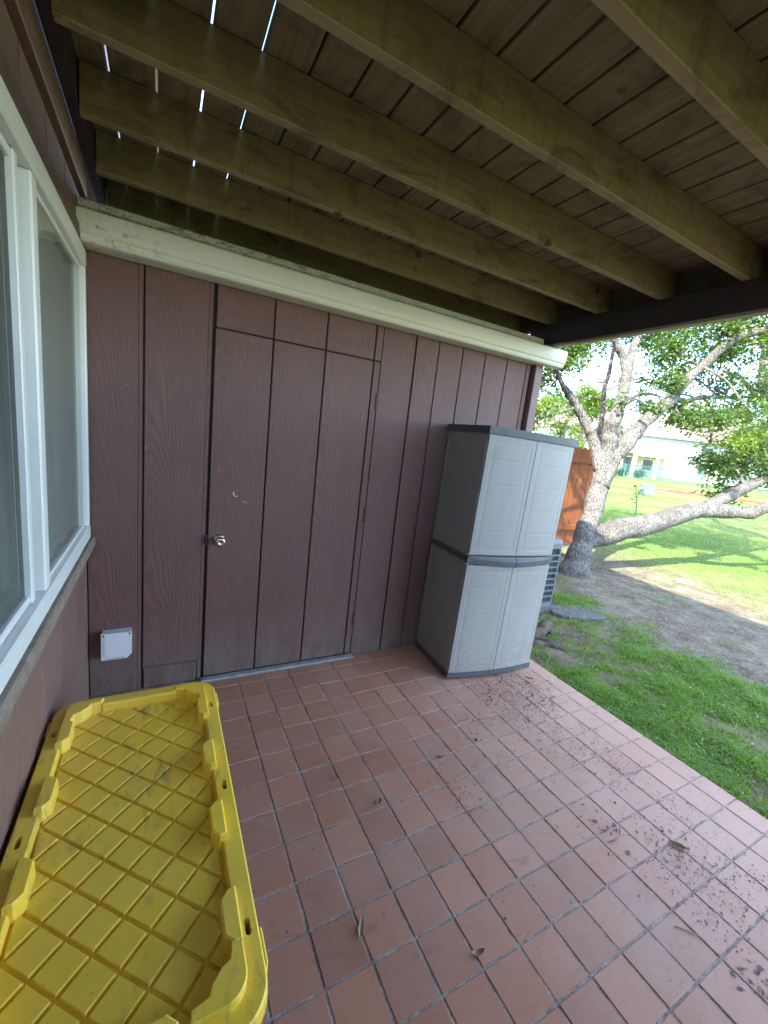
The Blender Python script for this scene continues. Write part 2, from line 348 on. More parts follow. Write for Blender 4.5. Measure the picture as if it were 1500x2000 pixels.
# ------------------------------------------------------------------ mesh helpers
def link(name, me, mat=None, parent=None, loc=(0, 0, 0), rot=(0, 0, 0)):
    o = bpy.data.objects.new(name, me); COL.objects.link(o)
    o.location = loc; o.rotation_euler = rot
    if parent is not None: o.parent = parent
    if mat is not None and me is not None and not me.materials: me.materials.append(MAT[mat] if isinstance(mat, str) else mat)
    return o
def empty(name, loc=(0, 0, 0), rot=(0, 0, 0)):
    o = bpy.data.objects.new(name, None); COL.objects.link(o); o.location = loc; o.rotation_euler = rot
    o.empty_display_size = 0.1; return o
def tag(o, label=None, cat=None, group=None, kind=None):
    if label: o['label'] = label
    if cat: o['category'] = cat
    if group: o['group'] = group
    if kind: o['kind'] = kind
    return o
def me_bm(bm, name='m', smooth=False):
    me = bpy.data.meshes.new(name); bm.normal_update(); bm.to_mesh(me); bm.free()
    if smooth:
        for p in me.polygons: p.use_smooth = True
    return me
def box_bm(bm, lo, hi):
    vs_ = [bm.verts.new((x, y, z)) for z in (lo[2], hi[2]) for y in (lo[1], hi[1]) for x in (lo[0], hi[0])]
    for f in ((0, 2, 3, 1), (4, 5, 7, 6), (0, 1, 5, 4), (2, 6, 7, 3), (0, 4, 6, 2), (1, 3, 7, 5)):
        bm.faces.new([vs_[i] for i in f])
    return vs_
def box(name, lo, hi, mat, parent=None, bev=0.0, segs=1, centre=True):
    lo = Vector(lo); hi = Vector(hi); c = (lo + hi) / 2 if centre else Vector((0, 0, 0))
    bm = bmesh.new(); box_bm(bm, lo - c, hi - c)
    if bev: bmesh.ops.bevel(bm, geom=bm.edges[:], offset=bev, segments=segs, affect='EDGES', clamp_overlap=True)
    return link(name, me_bm(bm), mat, parent, c)
def prism_bm(bm, pts, axis, a, b):
    """extrude a closed 2d profile along axis (0,1,2) from a to b"""
    def P(u, v, t):
        if axis == 0: return (t, u, v)
        if axis == 1: return (u, t, v)
        return (u, v, t)
    A = [bm.verts.new(P(u, v, a)) for u, v in pts]; B = [bm.verts.new(P(u, v, b)) for u, v in pts]
    n = len(pts)
    for i in range(n): bm.faces.new((A[i], A[(i + 1) % n], B[(i + 1) % n], B[i]))
    bm.faces.new(A[::-1]); bm.faces.new(B)
    bmesh.ops.recalc_face_normals(bm, faces=bm.faces[:])
def prism(name, pts, axis, a, b, mat, parent=None, smooth=False):
    bm = bmesh.new(); prism_bm(bm, pts, axis, a, b); return link(name, me_bm(bm, smooth=smooth), mat, parent)
def lathe(name, prof, mat, parent=None, loc=(0, 0, 0), rot=(0, 0, 0), seg=24):
    bm = bmesh.new(); rings = []
    for r, z in prof:
        rings.append([bm.verts.new((r * math.cos(2 * math.pi * i / seg), r * math.sin(2 * math.pi * i / seg), z)) for i in range(seg)])
    for a, b in zip(rings, rings[1:]):
        for i in range(seg): bm.faces.new((a[i], a[(i + 1) % seg], b[(i + 1) % seg], b[i]))
    bm.faces.new(rings[0][::-1]); bm.faces.new(rings[-1])
    return link(name, me_bm(bm, smooth=True), mat, parent, loc, rot)
def tube_bm(bm, pts, rad, seg=10, wob=0.0, cap=True):
    pts = [Vector(p) for p in pts]; rings = []; up = Vector((0.13, 0.21, 1)).normalized()
    for i, p in enumerate(pts):
        t = (pts[min(i + 1, len(pts) - 1)] - pts[max(i - 1, 0)]).normalized()
        s = t.cross(up)
        if s.length < 1e-3: s = t.cross(Vector((1, 0, 0)))
        s.normalize(); n = s.cross(t)
        r = rad[i]; ring = []
        for j in range(seg):
            a = 2 * math.pi * j / seg; q = s * math.cos(a) + n * math.sin(a)
            rr = r * (1 + wob * noise.noise((p + q * r) * (0.35 / max(r, 0.02))))
            ring.append(bm.verts.new(p + q * rr))
        rings.append(ring)
    for a, b in zip(rings, rings[1:]):
        for j in range(seg): bm.faces.new((a[j], a[(j + 1) % seg], b[(j + 1) % seg], b[j]))
    if cap: bm.faces.new(rings[0][::-1]); bm.faces.new(rings[-1])
def smooth_path(pts, rads, sub=5):
    P = [Vector(p) for p in pts]; out = []; ro = []
    for i in range(len(P) - 1):
        p0 = P[max(i - 1, 0)]; p1 = P[i]; p2 = P[i + 1]; p3 = P[min(i + 2, len(P) - 1)]
        for s in range(sub):
            t = s / sub
            out.append(0.5 * ((2 * p1) + (p2 - p0) * t + (2 * p0 - 5 * p1 + 4 * p2 - p3) * t * t + (3 * p1 - p0 - 3 * p2 + p3) * t ** 3))
            ro.append(rads[i] * (1 - t) + rads[i + 1] * t)
    out.append(P[-1]); ro.append(rads[-1]); return out, ro
def pydata(name, V, F, mat, parent=None, smooth=False):
    me = bpy.data.meshes.new(name); me.from_pydata(V, [], F); me.update()
    if smooth:
        for p in me.polygons: p.use_smooth = True
    return link(name, me, mat, parent)

# ------------------------------------------------------------------ terrain
def gz(x, y):
    r = math.hypot(x + 0.28, y + 2.37)
    z = -0.055 + 0.0105 * max(0.0, r - 12)
    near = max(0.0, min(1.0, (x - 2.36) / 0.5)) if x < 12 else 1.0
    z += 0.018 * near * noise.noise(Vector((x * 1.3, y * 1.3, 0.3))) + 0.05 * min(1, r / 20) * noise.noise(Vector((x * 0.15, y * 0.15, 5)))
    if r > 60: z += 0.002 * (r - 60)
    return z
def ground_mat():
    k = M('lawn_and_bare_earth', 0.95, 0.1)
    sw = k.n('ShaderNodeSeparateXYZ'); k.l(k.n('ShaderNodeNewGeometry').outputs['Position'], sw.inputs[0])
    n1 = k.noise(k.coord('World'), 1.1, 5, 0.65); n2 = k.noise(k.coord('World'), 26, 5, 0.7); n3 = k.noise(k.coord('World'), 0.22, 4, 0.6)
    n4 = k.noise(k.coord('World'), 110, 3, 0.7)
    earth = k.ramp(n2, [(0.25, (0.14, 0.105, 0.072)), (0.5, (0.31, 0.245, 0.18)), (0.75, (0.46, 0.38, 0.29))])
    earth = k.mix(k.ramp(n4, [(0.55, 0), (0.7, 0.8)]), earth, (0.07, 0.05, 0.038))
    n5 = k.noise(k.coord('World'), 3.4, 5, 0.7)
    earth = k.mix(k.ramp(n5, [(0.40, 0), (0.62, 0.85)]), earth, k.ramp(n4, [(0.35, (0.055, 0.038, 0.027)), (0.7, (0.20, 0.145, 0.10))]))
    earth = k.mix(k.ramp(n5, [(0.28, 0.7), (0.42, 0)]), earth, (0.42, 0.36, 0.29))
    grass = k.ramp(n2, [(0.25, (0.050, 0.115, 0.018)), (0.55, (0.110, 0.190, 0.030)), (0.8, (0.19, 0.235, 0.055))])
    grass = k.mix(k.ramp(n3, [(0.42, 0), (0.68, 0.75)]), grass, (0.25, 0.24, 0.085))
    # bare strip between x=3.6 and x=7, lawn beyond
    xx = k.math('ADD', sw.outputs['X'], k.math('MULTIPLY', k.math('SUBTRACT', n1, 0.5), 3.0))
    xr = k.math('DIVIDE', xx, 12.0)
    f = k.ramp(xr, [(0.27, 0.55), (0.31, 0.05), (0.50, 0.12), (0.60, 0.55), (0.70, 1.0)])
    f = k.math('MULTIPLY', f, k.ramp(n2, [(0.3, 0.75), (0.6, 1.0)]))
    dx = k.math('DIVIDE', k.math('SUBTRACT', sw.outputs['X'], 2.95), 1.05); dy = k.math('DIVIDE', k.math('SUBTRACT', sw.outputs['Y'], 0.06), 0.72)
    rr = k.math('ADD', k.math('SQRT', k.math('ADD', k.math('MULTIPLY', dx, dx), k.math('MULTIPLY', dy, dy))), k.math('MULTIPLY', k.math('SUBTRACT', n5, 0.5), 0.8))
    f = k.math('MULTIPLY', f, k.ramp(rr, [(0.75, 0.04), (1.05, 1.0)]))
    c = k.mix(f, earth, grass); k.color(c); k.bump(k.math('ADD', n2, n4), 0.8, 0.03); return k.m
MAT['ground'] = ground_mat()
def ground():
    V = []; F = []
    xs = [2.315 + 0.12 * i for i in range(60)] + [9.6 + 0.6 * i for i in range(60)] + [46 + 6 * i for i in range(12)] + [130, 180, 300, 600, 1200]
    ys = [-1200, -500, -200, -100, -60, -40, -25, -15, -10] + [-8 + 0.25 * i for i in range(60)] + [7 + 1.0 * i for i in range(40)] + [50 + 5 * i for i in range(12)] + [120, 180, 300, 600, 1200]
    for y in ys:
        for x in xs: V.append((x, y, gz(x, y)))
    nx = len(xs)
    for j in range(len(ys) - 1):
        for i in range(nx - 1): F.append((j * nx + i, j * nx + i + 1, (j + 1) * nx + i + 1, (j + 1) * nx + i))
    # the part behind the patio line, lying lower, to reach the horizon all round
    b = len(V)
    V += [(-1200, -1200, -0.09), (2.315, -1200, -0.09), (2.315, -4.05, -0.09), (-1200, -4.05, -0.09), (-1200, 1200, -0.09), (-12, 1200, -0.09), (-12, -4.05, -0.09)]
    F += [(b, b + 1, b + 2, b + 3), (b + 3, b + 6, b + 5, b + 4)]
    V += [(-12, 14, -0.09), (2.315, 14, -0.09), (2.315, 1200, -0.09), (-12, 1200, -0.09)]
    F += [(b + 7, b + 8, b + 9, b + 10)]
    tag(pydata('lawn', V, F, 'ground', smooth=True), 'sunlit lawn with bare earth under the tree', None, kind='structure')
ground()

# ------------------------------------------------------------------ patio with tiles
T = 0.1555; G = 0.0074
XE = 2.305
def patio():
    p = box('patio', (-0.70, -4.0, -0.12), (XE - 0.004, 0.20, -0.0026), 'grout')
    p['kind'] = 'structure'; p['label'] = 'terracotta tiled patio floor with grey grout'
    def tmesh(wx, wy, jit):
        bm = bmesh.new(); hx, hy = wx / 2 - G / 2, wy / 2 - G / 2; b = 0.0022; t = 0.0
        lay = []
        for z, ins in ((-0.010, 0), (t - b, 0), (t, b)):
            c = [(-hx + ins, -hy + ins), (hx - ins, -hy + ins), (hx - ins, hy - ins), (-hx + ins, hy - ins)]
            lay.append([bm.verts.new((u + random.uniform(-jit, jit), v + random.uniform(-jit, jit), z)) for u, v in c])
        for a, bb in zip(lay, lay[1:]):
            for i in range(4): bm.faces.new((a[i], a[(i + 1) % 4], bb[(i + 1) % 4], bb[i]))
        bm.faces.new(lay[-1]); return me_bm(bm, 'tile')
    meshes = {}
    def get(wx, wy):
        key = (round(wx, 4), round(wy, 4))
        if key not in meshes:
            meshes[key] = [tmesh(wx, wy, 0.0007) for _ in range(5)]
            for q in meshes[key]: q.materials.append(MAT['tile'])
        return random.choice(meshes[key])
    rest_v = []; rest_f = []
    cols = [(i * T, (i + 1) * T) for i in range(-5, 14)] + [(14 * T, XE + 0.004)]
    rows = [(0.0, 0.116)] + [(-(j + 1) * T, -j * T) for j in range(0, 25)]
    for ci, (x0, x1) in enumerate(cols):
        for ri, (y0, y1) in enumerate(rows):
            cx, cy = (x0 + x1) / 2, (y0 + y1) / 2
            me = get(x1 - x0, y1 - y0)
            rz = random.uniform(-0.006, 0.006); dz = random.uniform(-0.0008, 0.0010)
            rx, ry = random.uniform(-0.004, 0.004), random.uniform(-0.004, 0.004)
            if ci >= 4 and ri <= 16:
                o = link('tile', me, None, p, (cx - p.location.x, cy - p.location.y, dz - p.location.z), (rx, ry, rz))
            else:
                mm = Matrix.Translation((cx - p.location.x, cy - p.location.y, dz - p.location.z)) @ Euler((rx, ry, rz)).to_matrix().to_4x4()
                b = len(rest_v)
                rest_v.extend([mm @ v.co for v in me.vertices]); rest_f.extend([[b + q for q in f.vertices] for f in me.polygons])
    ro = pydata('tile_field', rest_v, rest_f, 'tile', p); ro['kind'] = 'stuff'
patio()

# ------------------------------------------------------------------ back wall with door
WY = 0.115
def plank(name, x0, x1, z0, z1, y, th, mat, parent, bev=0.004):
    return box(name, (x0, y, z0), (x1, y + th, z1), mat, parent, bev)
back = empty('siding_wall', (0.85, 0.2, 0))
tag(back, 'brown vertical-groove siding wall with a flush storage door', 'wall')
def bp(name, lo, hi, mat, bev=0.0, parent=None):
    q = parent or back; o = box(name, lo, hi, mat, q, bev); o.location -= q.location; return o
bp('backing', (-0.70, 0.1275, 0.0), (2.30, 0.22, 2.47), 'gap')
def bplank(x0, x1, z0, z1, y=WY, mat='siding'):
    return bp('plank', (x0, y, z0), (x1, y + 0.0125, z1), mat, 0.0035)
TOP = 2.44
bplank(-0.614, -0.393, 0.004, TOP)
bp('batten', (-0.391, WY + 0.005, 0.004), (-0.372, WY + 0.0124, TOP), 'siding', 0.001)
bplank(-0.364, -0.078, 0.137, TOP); bplank(-0.359, -0.082, 0.004, 0.128, WY + 0.004)
bp('patch_lip', (-0.362, WY - 0.006, 0.126), (-0.080, WY + 0.003, 0.137), 'siding', 0.002)
bp('jamb', (-0.076, WY + 0.0065, 0.004), (-0.056, WY + 0.0124, TOP), 'siding', 0.001)
DB = [-0.042, 0.262, 0.572, 0.895, 0.9425]
for a, b in zip(DB[:-2], DB[1:-1]): bplank(a + 0.004, b - 0.004, 2.060, TOP)
bplank(0.899, 0.9455, 2.060, TOP); bplank(0.9475, 1.188, 0.004, TOP)
WB = [1.196, 1.378, 1.582, 1.789, 2.003, 2.210, 2.256]
for a, b in zip(WB, WB[1:]): bplank(a + 0.002, b - 0.004, 0.004, TOP)
door = empty('door', (0.45 - 0.85, 0 - 0.2 + WY, 0)); door.parent = back
tag(door, 'flush brown storage door cut from the same siding')
def dp(name, lo, hi, mat, bev=0.0):
    o = box(name, lo, hi, mat, door, bev); o.location -= Vector((0.45, WY, 0)); return o
for i, (a, b) in enumerate(zip(DB, DB[1:])):
    dp('plank', (a + (0.004 if i else 0.0), WY - 0.002, 0.022), (b - (0.004 if i < 3 else 0), WY + 0.0105, 2.053), 'siding', 0.0035)
for z in (1.807, 1.054, 0.288): dp('hinge', (0.9330, WY - 0.007, z - 0.05), (0.9520, WY + 0.002, z + 0.05), 'hinge', 0.002)
kn = lathe('knob', [(0.0, 0), (0.033, 0.0), (0.034, 0.004), (0.022, 0.009), (0.013, 0.012), (0.012, 0.028), (0.016, 0.034), (0.026, 0.042), (0.031, 0.052), (0.030, 0.062), (0.022, 0.069), (0.012, 0.072), (0.010, 0.069), (0.0, 0.069)], 'knob', door, (0.02 - 0.45, -0.002, 0.895), (R(90), 0, 0), 28)
dp('strike_plate', (-0.058, WY - 0.006, 0.865), (-0.044, WY + 0.004, 0.925), 'dark_hole', 0.002)
sillb = bp('door_sill', (-0.06, 0.066, 0.001), (0.955, 0.114, 0.020), 'mortar', 0.006)
# paint scuffs on the door
def blob(name, x, z, r, mat, parent, sx=1, sz=1):
    bm = bmesh.new(); vs_ = []
    for i in range(12):
        a = 2 * math.pi * i / 12; rr = r * random.uniform(0.6, 1.2)
        vs_.append(bm.verts.new((rr * sx * math.cos(a), 0, rr * sz * math.sin(a))))
    bm.faces.new(vs_)
    e = bmesh.ops.extrude_face_region(bm, geom=bm.faces[:]); bmesh.ops.translate(bm, vec=(0, -0.0012, 0), verts=[v for v in e['geom'] if isinstance(v, bmesh.types.BMVert)])
    bmesh.ops.recalc_face_normals(bm, faces=bm.faces[:])
    return link(name, me_bm(bm), mat, parent, (x - 0.45, -0.002, z))
blob('paint_fleck', 0.002, 1.305, 0.006, simple('orange_fleck', (0.55, 0.18, 0.05)), door, 0.5, 2)
for x, z, r, a, b in ((0.088, 1.17, 0.012, .6, 1.6), (0.10, 1.155, 0.010, 1.6, .5), (0.147, 1.125, 0.005, 1, 1), (0.160, 1.118, 0.005, 1, 1)): blob('paint_fleck', x, z, r * .7, simple('pale_fleck', (0.5, 0.5, 0.52)), door, a, b)

post = box('corner_post', (2.272, 0.077, 0.0), (2.352, 0.170, 2.397), 'post', None, 0.004)
tag(post, 'mauve-brown corner post at the end of the brown siding wall under the deck beam', 'post')

# hidden shell of the storage room behind the wall
shell = box('storage_room', (-0.70, 0.23, 0.0), (2.30, 3.0, 2.44), 'siding'); tag(shell, 'brown-sided storage room behind the patio wall', 'building')

# ------------------------------------------------------------------ gutter
g = empty('rain_gutter', (0.9, 0.02, 2.26)); tag(g, 'long cream rain gutter with rust stains above the storage door', 'gutter')
def gp(name, pts, a, b, mat):
    o = prism(name, pts, 0, a, b, mat, g); o.location = -g.location; return o
gp('trough', [(0.072, 2.405), (0.072, 2.268), (0.006, 2.268), (-0.006, 2.272), (-0.012, 2.284), (-0.013, 2.296), (-0.022, 2.306), (-0.028, 2.330), (-0.030, 2.362), (-0.030, 2.384), (-0.024, 2.392), (-0.014, 2.390), (-0.014, 2.384), (-0.022, 2.384), (-0.022, 2.335), (-0.006, 2.300), (0.002, 2.278), (0.066, 2.276), (0.066, 2.405)], -0.612, 2.462, 'gutter')
gp('end_cap', [(0.073, 2.392), (0.073, 2.267), (0.005, 2.267), (-0.008, 2.272), (-0.0135, 2.296), (-0.023, 2.306), (-0.031, 2.362), (-0.031, 2.386), (-0.020, 2.392)], 2.4625, 2.466, 'gutter')
gp('fascia_board', [(0.0745, 2.27), (0.113, 2.27), (0.113, 2.44), (0.0745, 2.44)], -0.612, 2.255, 'gutter')
gp('drip_edge', [(0.010, 2.412), (0.020, 2.402), (0.0735, 2.407), (0.115, 2.430), (0.115, 2.446), (0.012, 2.440)], -0.612, 2.235, 'drip')

# ------------------------------------------------------------------ left wall with window
LX = -0.615
left = empty('house_wall', (-0.7, -1.9, 0)); tag(left, 'brown siding house wall with a large white sliding window', 'wall')
def lp(name, lo, hi, mat, bev=0.0, parent=None):
    o = box(name, lo, hi, mat, parent or left, bev); o.location -= left.location; return o
WZ0, WZ1, WY0, WY1 = 0.955, 2.255, -2.25, 0.082
# wall core around the opening
lp('wall_core', (-0.75, -4.0, 0.0), (LX - 0.0125, 0.12, WZ0 - 0.01), 'gap'); lp('wall_core', (-0.75, -4.0, WZ1 + 0.01), (LX - 0.0125, 0.12, 2.75), 'gap')
lp('wall_core', (-0.75, -4.0, WZ0 - 0.009), (LX - 0.0125, WY0 - 0.01, WZ1 + 0.009), 'gap'); lp('wall_core', (-0.75, WY1 + 0.01, WZ0 - 0.009), (LX - 0.0125, 0.12, WZ1 + 0.009), 'gap')
gy = [0.113, 0.03] + [-0.235 - 0.2845 * i for i in range(13)]
def lplank(y0, y1, z0, z1):
    o = lp('plank', (LX - 0.0125, y0, z0), (LX, y1, z1), 'siding_tan', 0.003)
    o.rotation_euler = (0, 0, 0); return o
for a, b in zip(gy, gy[1:]):
    lplank(b + 0.004, a - 0.004, 0.004, 0.872); lplank(b + 0.004, a - 0.004, 2.345, 2.474)
# casing, sill
lp('casing', (LX - 0.012, -2.4, WZ1 + 0.002), (LX + 0.014, 0.112, 2.330), 'trim', 0.004)
lp('casing', (LX - 0.012, WY1 + 0.002, 0.93), (LX + 0.012, 0.112, WZ1), 'trim', 0.003)
lp('sill', (LX - 0.012, -2.4, 0.876), (LX + 0.038, 0.112, 0.925), 'sill', 0.006)
lp('frieze_board', (LX - 0.01, -4.0, 2.479), (-0.590, 0.114, 2.588), 'siding_tan', 0.003)
win = empty('window', (0.09, 0.8, 0.9)); win.parent = left; tag(win, 'white vinyl sliding window with insect screen')
def wp(name, lo, hi, mat, bev=0.0):
    o = box(name, lo, hi, mat, win, bev); o.location -= left.location + Vector((0.09, 0.8, 0.9)); return o
fx0, fx1 = -0.70, LX + 0.022
wp('frame', (fx0, WY0, 0.927), (fx1, WY1, 0.990), 'white_vinyl', 0.005); wp('frame', (fx0, WY0, 2.185), (fx1, WY1, WZ1), 'white_vinyl', 0.005)
wp('frame', (fx0, 0.046, 0.991), (fx1 - 0.002, WY1 - 0.001, 2.184), 'white_vinyl', 0.005); wp('frame', (fx0, WY0, 0.991), (fx1 - 0.002, WY0 + 0.06, 2.184), 'white_vinyl', 0.005)
# fixed sash (towards the corner)
SX0, SX1 = -0.672, LX + 0.006
wp('mullion', (SX0, -0.800, 0.991), (SX1 + 0.010, -0.745, 2.184), 'white_vinyl', 0.005)
wp('glazing_bead', (SX0, -0.744, 0.991), (SX1 - 0.004, 0.045, 1.006), 'white_vinyl', 0.003); wp('glazing_bead', (SX0, -0.744, 2.168), (SX1 - 0.004, 0.045, 2.184), 'white_vinyl', 0.003)
wp('pane', (-0.6195, -0.744, 1.0061), (-0.6155, 0.045, 2.1679), 'glass')
# sliding sash, set back, with a screen in front
wp('sash_rail', (SX0 - 0.02, WY0 + 0.062, 0.992), (-0.650, -0.803, 1.030), 'white_vinyl', 0.004); wp('sash_rail', (SX0 - 0.02, WY0 + 0.062, 2.145), (-0.650, -0.803, 2.183), 'white_vinyl', 0.004)
wp('sash_stile', (SX0 - 0.02, -0.850, 1.031), (-0.650, -0.804, 2.144), 'white_vinyl', 0.004)
wp('pane', (-0.668, WY0 + 0.063, 1.031), (-0.664, -0.851, 2.144), 'glass')
wp('screen_frame', (-0.640, -0.900, 0.994), (-0.612, -0.868, 2.182), 'white_vinyl', 0.003); wp('screen_frame', (-0.640, WY0 + 0.062, 0.994), (-0.618, -0.901, 1.018), 'white_vinyl', 0.003); wp('screen_frame', (-0.640, WY0 + 0.062, 2.158), (-0.618, -0.901, 2.182), 'white_vinyl', 0.003)
wp('insect_screen', (-0.630, WY0 + 0.063, 1.019), (-0.629, -0.901, 2.157), 'screen')
# room behind the glass
def room():
    bm = bmesh.new(); box_bm(bm, (-4.2, -4.0, 0.0), (-0.76, 0.4, 2.45)); bmesh.ops.reverse_faces(bm, faces=bm.faces[:])
    # leave the window side open
    bm.faces.ensure_lookup_table()
    for f in list(bm.faces):
        if all(abs(v.co.x + 0.76) < 1e-4 for v in f.verts): bm.faces.remove(f)
    o = link('room_interior', me_bm(bm), 'room'); tag(o, 'dim room behind the window', None, kind='structure')
room()
def curtain(y0, y1, x, label, zb=0.12, zt=2.38, amp=1.0):
    V = []; F = []; n = int((y1 - y0) / 0.012)
    for i in range(n + 1):
        y = y0 + (y1 - y0) * i / n; d = amp * (0.028 * math.sin(y * 62) + 0.012 * math.sin(y * 23 + 1))
        V += [(x + d, y, zb), (x + d * 0.8, y, zt)]
    for i in range(n): F.append((2 * i, 2 * i + 2, 2 * i + 3, 2 * i + 1))
    b = len(V)
    V += [(a - 0.003, c, d) for a, c, d in V[:b]]
    F += [tuple(q + b for q in f[::-1]) for f in F]
    tag(pydata('curtain', V, F, 'curtain', smooth=True), label, 'curtain')
curtain(-0.738, 0.040, -0.655, 'pale grey curtain hanging behind the clear fixed window pane', 0.996, 2.178, 0.45)
curtain(-2.3, -0.90, -0.755, 'pale grey curtain hanging behind the screened window sash')

pw = empty('light_blocking_wall', (0.8, -3.75, 0)); tag(pw, 'unseen brown siding wall added behind the camera to block frontal light', 'wall')  # added out of view so the patio light comes mainly from the right
o = box('backing', (-0.60, -3.80, 0.001), (2.25, -3.72, 1.83), 'gap', pw); o.location -= pw.location
for i in range(14):
    x = -0.60 + i * 0.2036; o = box('plank', (x + .003, -3.7195, 0.004), (x + .2006, -3.707, 1.84), 'siding', pw, 0.003); o.location -= pw.location
# upper storey and roof of the house the patio belongs to
up = empty('house_upper_storey', (-4, 2, 2.75)); tag(up, 'upper storey and eave of the brown house over the patio', 'building')
o = box('wall', (-9.5, -4.4, 2.76), (-0.62, 13.0, 5.75), 'siding_tan', up); o.location -= up.location
o = box('wall', (-9.5, -4.4, 0.0), (-4.3, 13.0, 2.75), 'siding_tan', up); o.location -= up.location
o = box('wall', (-4.29, 0.45, 0.0), (-0.76, 13.0, 2.75), 'siding_tan', up); o.location -= up.location
o = prism('roof', [(-0.10, 5.98), (-0.10, 5.82), (-0.60, 5.80), (-9.5, 5.80), (-10.0, 5.82), (-10.0, 5.98), (-5.05, 7.9)], 1, -4.7, 13.4, 'shingle', up); o.location = -up.location

# ------------------------------------------------------------------ deck overhead
deck = empty('wooden_deck', (0.9, -1.5, 2.55)); tag(deck, 'algae-stained timber deck overhead with joists and boards', 'deck')
ZB, ZD = 2.557, 2.713
def kp(name, lo, hi, mat, bev=0.0):
    o = box(name, lo, hi, mat, deck, bev); o.location -= deck.location; return o
for k in range(-6, 5):
    y = -1.213 + 0.406 * k
    o = kp('joist', (-0.546, y, ZB), (2.355, y + 0.037, ZD), 'joist', 0.003)
    o.rotation_euler = (random.uniform(-0.012, 0.012), 0, random.uniform(-0.0015, 0.0015))
gap = 0.0082
for i in range(-1, 15):
    x1 = 0.415 + 0.1462 * i; x0 = x1 - 0.1462
    if x0 < -0.60: x0 = -0.60
    o = kp('deck_board', (x0 + gap / 2, -4.0, ZD + 0.002), (x1 - gap / 2, 0.86, ZD + 0.034), 'deck', 0.003)
kp('deck_board', (-0.612, -4.0, ZD + 0.002), (0.415 - 0.1462 * 6 - gap / 2 - 0.0, 0.86, ZD + 0.034), 'deck', 0.003) if False else None
i0 = 0.415 - 0.1462 * 2
for i in range(-6, -1):
    x1 = 0.415 + 0.1462 * i; x0 = x1 - 0.1462
    if x1 < -0.6: continue
    kp('deck_board', (max(x0, -0.608) + gap / 2, -4.0, ZD + 0.002), (x1 - gap / 2, 0.86, ZD + 0.034), 'deck', 0.003)
gap_cover = box('deck_gap_cover', (0.06, -3.95, ZD + 0.0345), (2.36, 0.84, ZD + 0.042), 'black_plastic', None, 0.002); tag(gap_cover, 'dark sheet added over the deck boards to blacken their gaps', 'mat')  # unseen sheet added above the boards to make their gaps read black
kp('ledger', (-0.588, -4.0, 2.592), (-0.549, 0.86, ZD), 'beam', 0.002)
kp('rim_board', (2.357, -4.0, ZB + 0.001), (2.395, 0.86, ZD), 'rim', 0.003)
kp('beam', (2.262, -4.0, 2.402), (2.300, 0.19, ZB - 0.001), 'beam', 0.003)
kp('fascia_board', (2.3015, -4.0, 2.398), (2.356, -0.62, ZB - 0.0015), 'fascia', 0.003); kp('fascia_board', (2.3015, -0.618, 2.3985), (2.355, 0.19, ZB - 0.0015), 'fascia', 0.003)
for yy in (-3.9,): kp('post', (2.262, yy, 0.0), (2.352, yy + 0.09, 2.397), 'post', 0.003)

# ------------------------------------------------------------------ white box on the wall
jb = empty('wall_box', (-0.483, WY, 0.325)); tag(jb, 'small white plastic utility box on the brown wall beside the window', 'box')
hx, hz = 0.070, 0.076
prof = [(-hx, hz), (-hx, -hz), (hx - 0.022, -hz), (hx, -hz + 0.024), (hx, hz)]
o = prism('cover', prof, 1, -0.062, -0.052, 'white_plastic', jb)
o = prism('body', [(a * 0.94, b * 0.94) for a, b in prof], 1, -0.0515, -0.001, 'white_plastic', jb)
bm = bmesh.new(); box_bm(bm, (-hx * .80, -0.0655, -hz * .78), (hx * .70, -0.0621, hz * .88)); bmesh.ops.bevel(bm, geom=bm.edges[:], offset=0.003, segments=2, affect='EDGES'); link('cover_panel', me_bm(bm), 'white_plastic', jb)
for sx in (-1, 1): lathe('screw', [(0, 0), (0.0045, 0), (0.0045, 0.002), (0, 0.002)], 'dark_hole', jb, (sx * hx * .86, -0.0622, hz * .88), (R(90), 0, 0), 10)
for i in range(6): o = box('vent_slot', (-0.05 + i * 0.015, -0.0635, -hz * .93), (-0.042 + i * 0.015, -0.0621, -hz * .88), 'dark_hole', jb)

# ------------------------------------------------------------------ storage cabinet
W, D, H = 0.735, 0.462, 1.715
cabr = empty('storage_cabinet', (1.465, -0.372, 0.0), (0, R(1.35), R(-4.2)))
tag(cabr, 'tall taupe resin storage cabinet with charcoal trim standing against the brown wall', 'cabinet')
LIFT = W * math.sin(R(1.35)) + 0.0012
BOW = 0.030
def bow(x): t = (x - W / 2) / (W / 2); return BOW * (1 - t * t)
def outline(off=0.0, n=14, ex=0.0):
    pts = [(-off, D + off)]
    pts += [(-off + (W + 2 * off) * i / n, -off - bow(W * i / n) - ex) for i in range(n + 1)]
    pts += [(W + off, D + off)]
    return pts
def cprism(name, off, z0, z1, mat, inset=0.0, ex=0.0):
    bm = bmesh.new(); prism_bm(bm, outline(off, ex=ex), 2, z0, z1)
    o = link(name, me_bm(bm), mat, cabr, (0, 0, LIFT)); return o
cprism('base', 0.004, 0.0, 0.032, 'cab_dark')
cprism('mid_rail', 0.006, 0.832, 0.868, 'cab_dark')
cprism('top', 0.014, 1.668, 1.715, 'cab_dark')
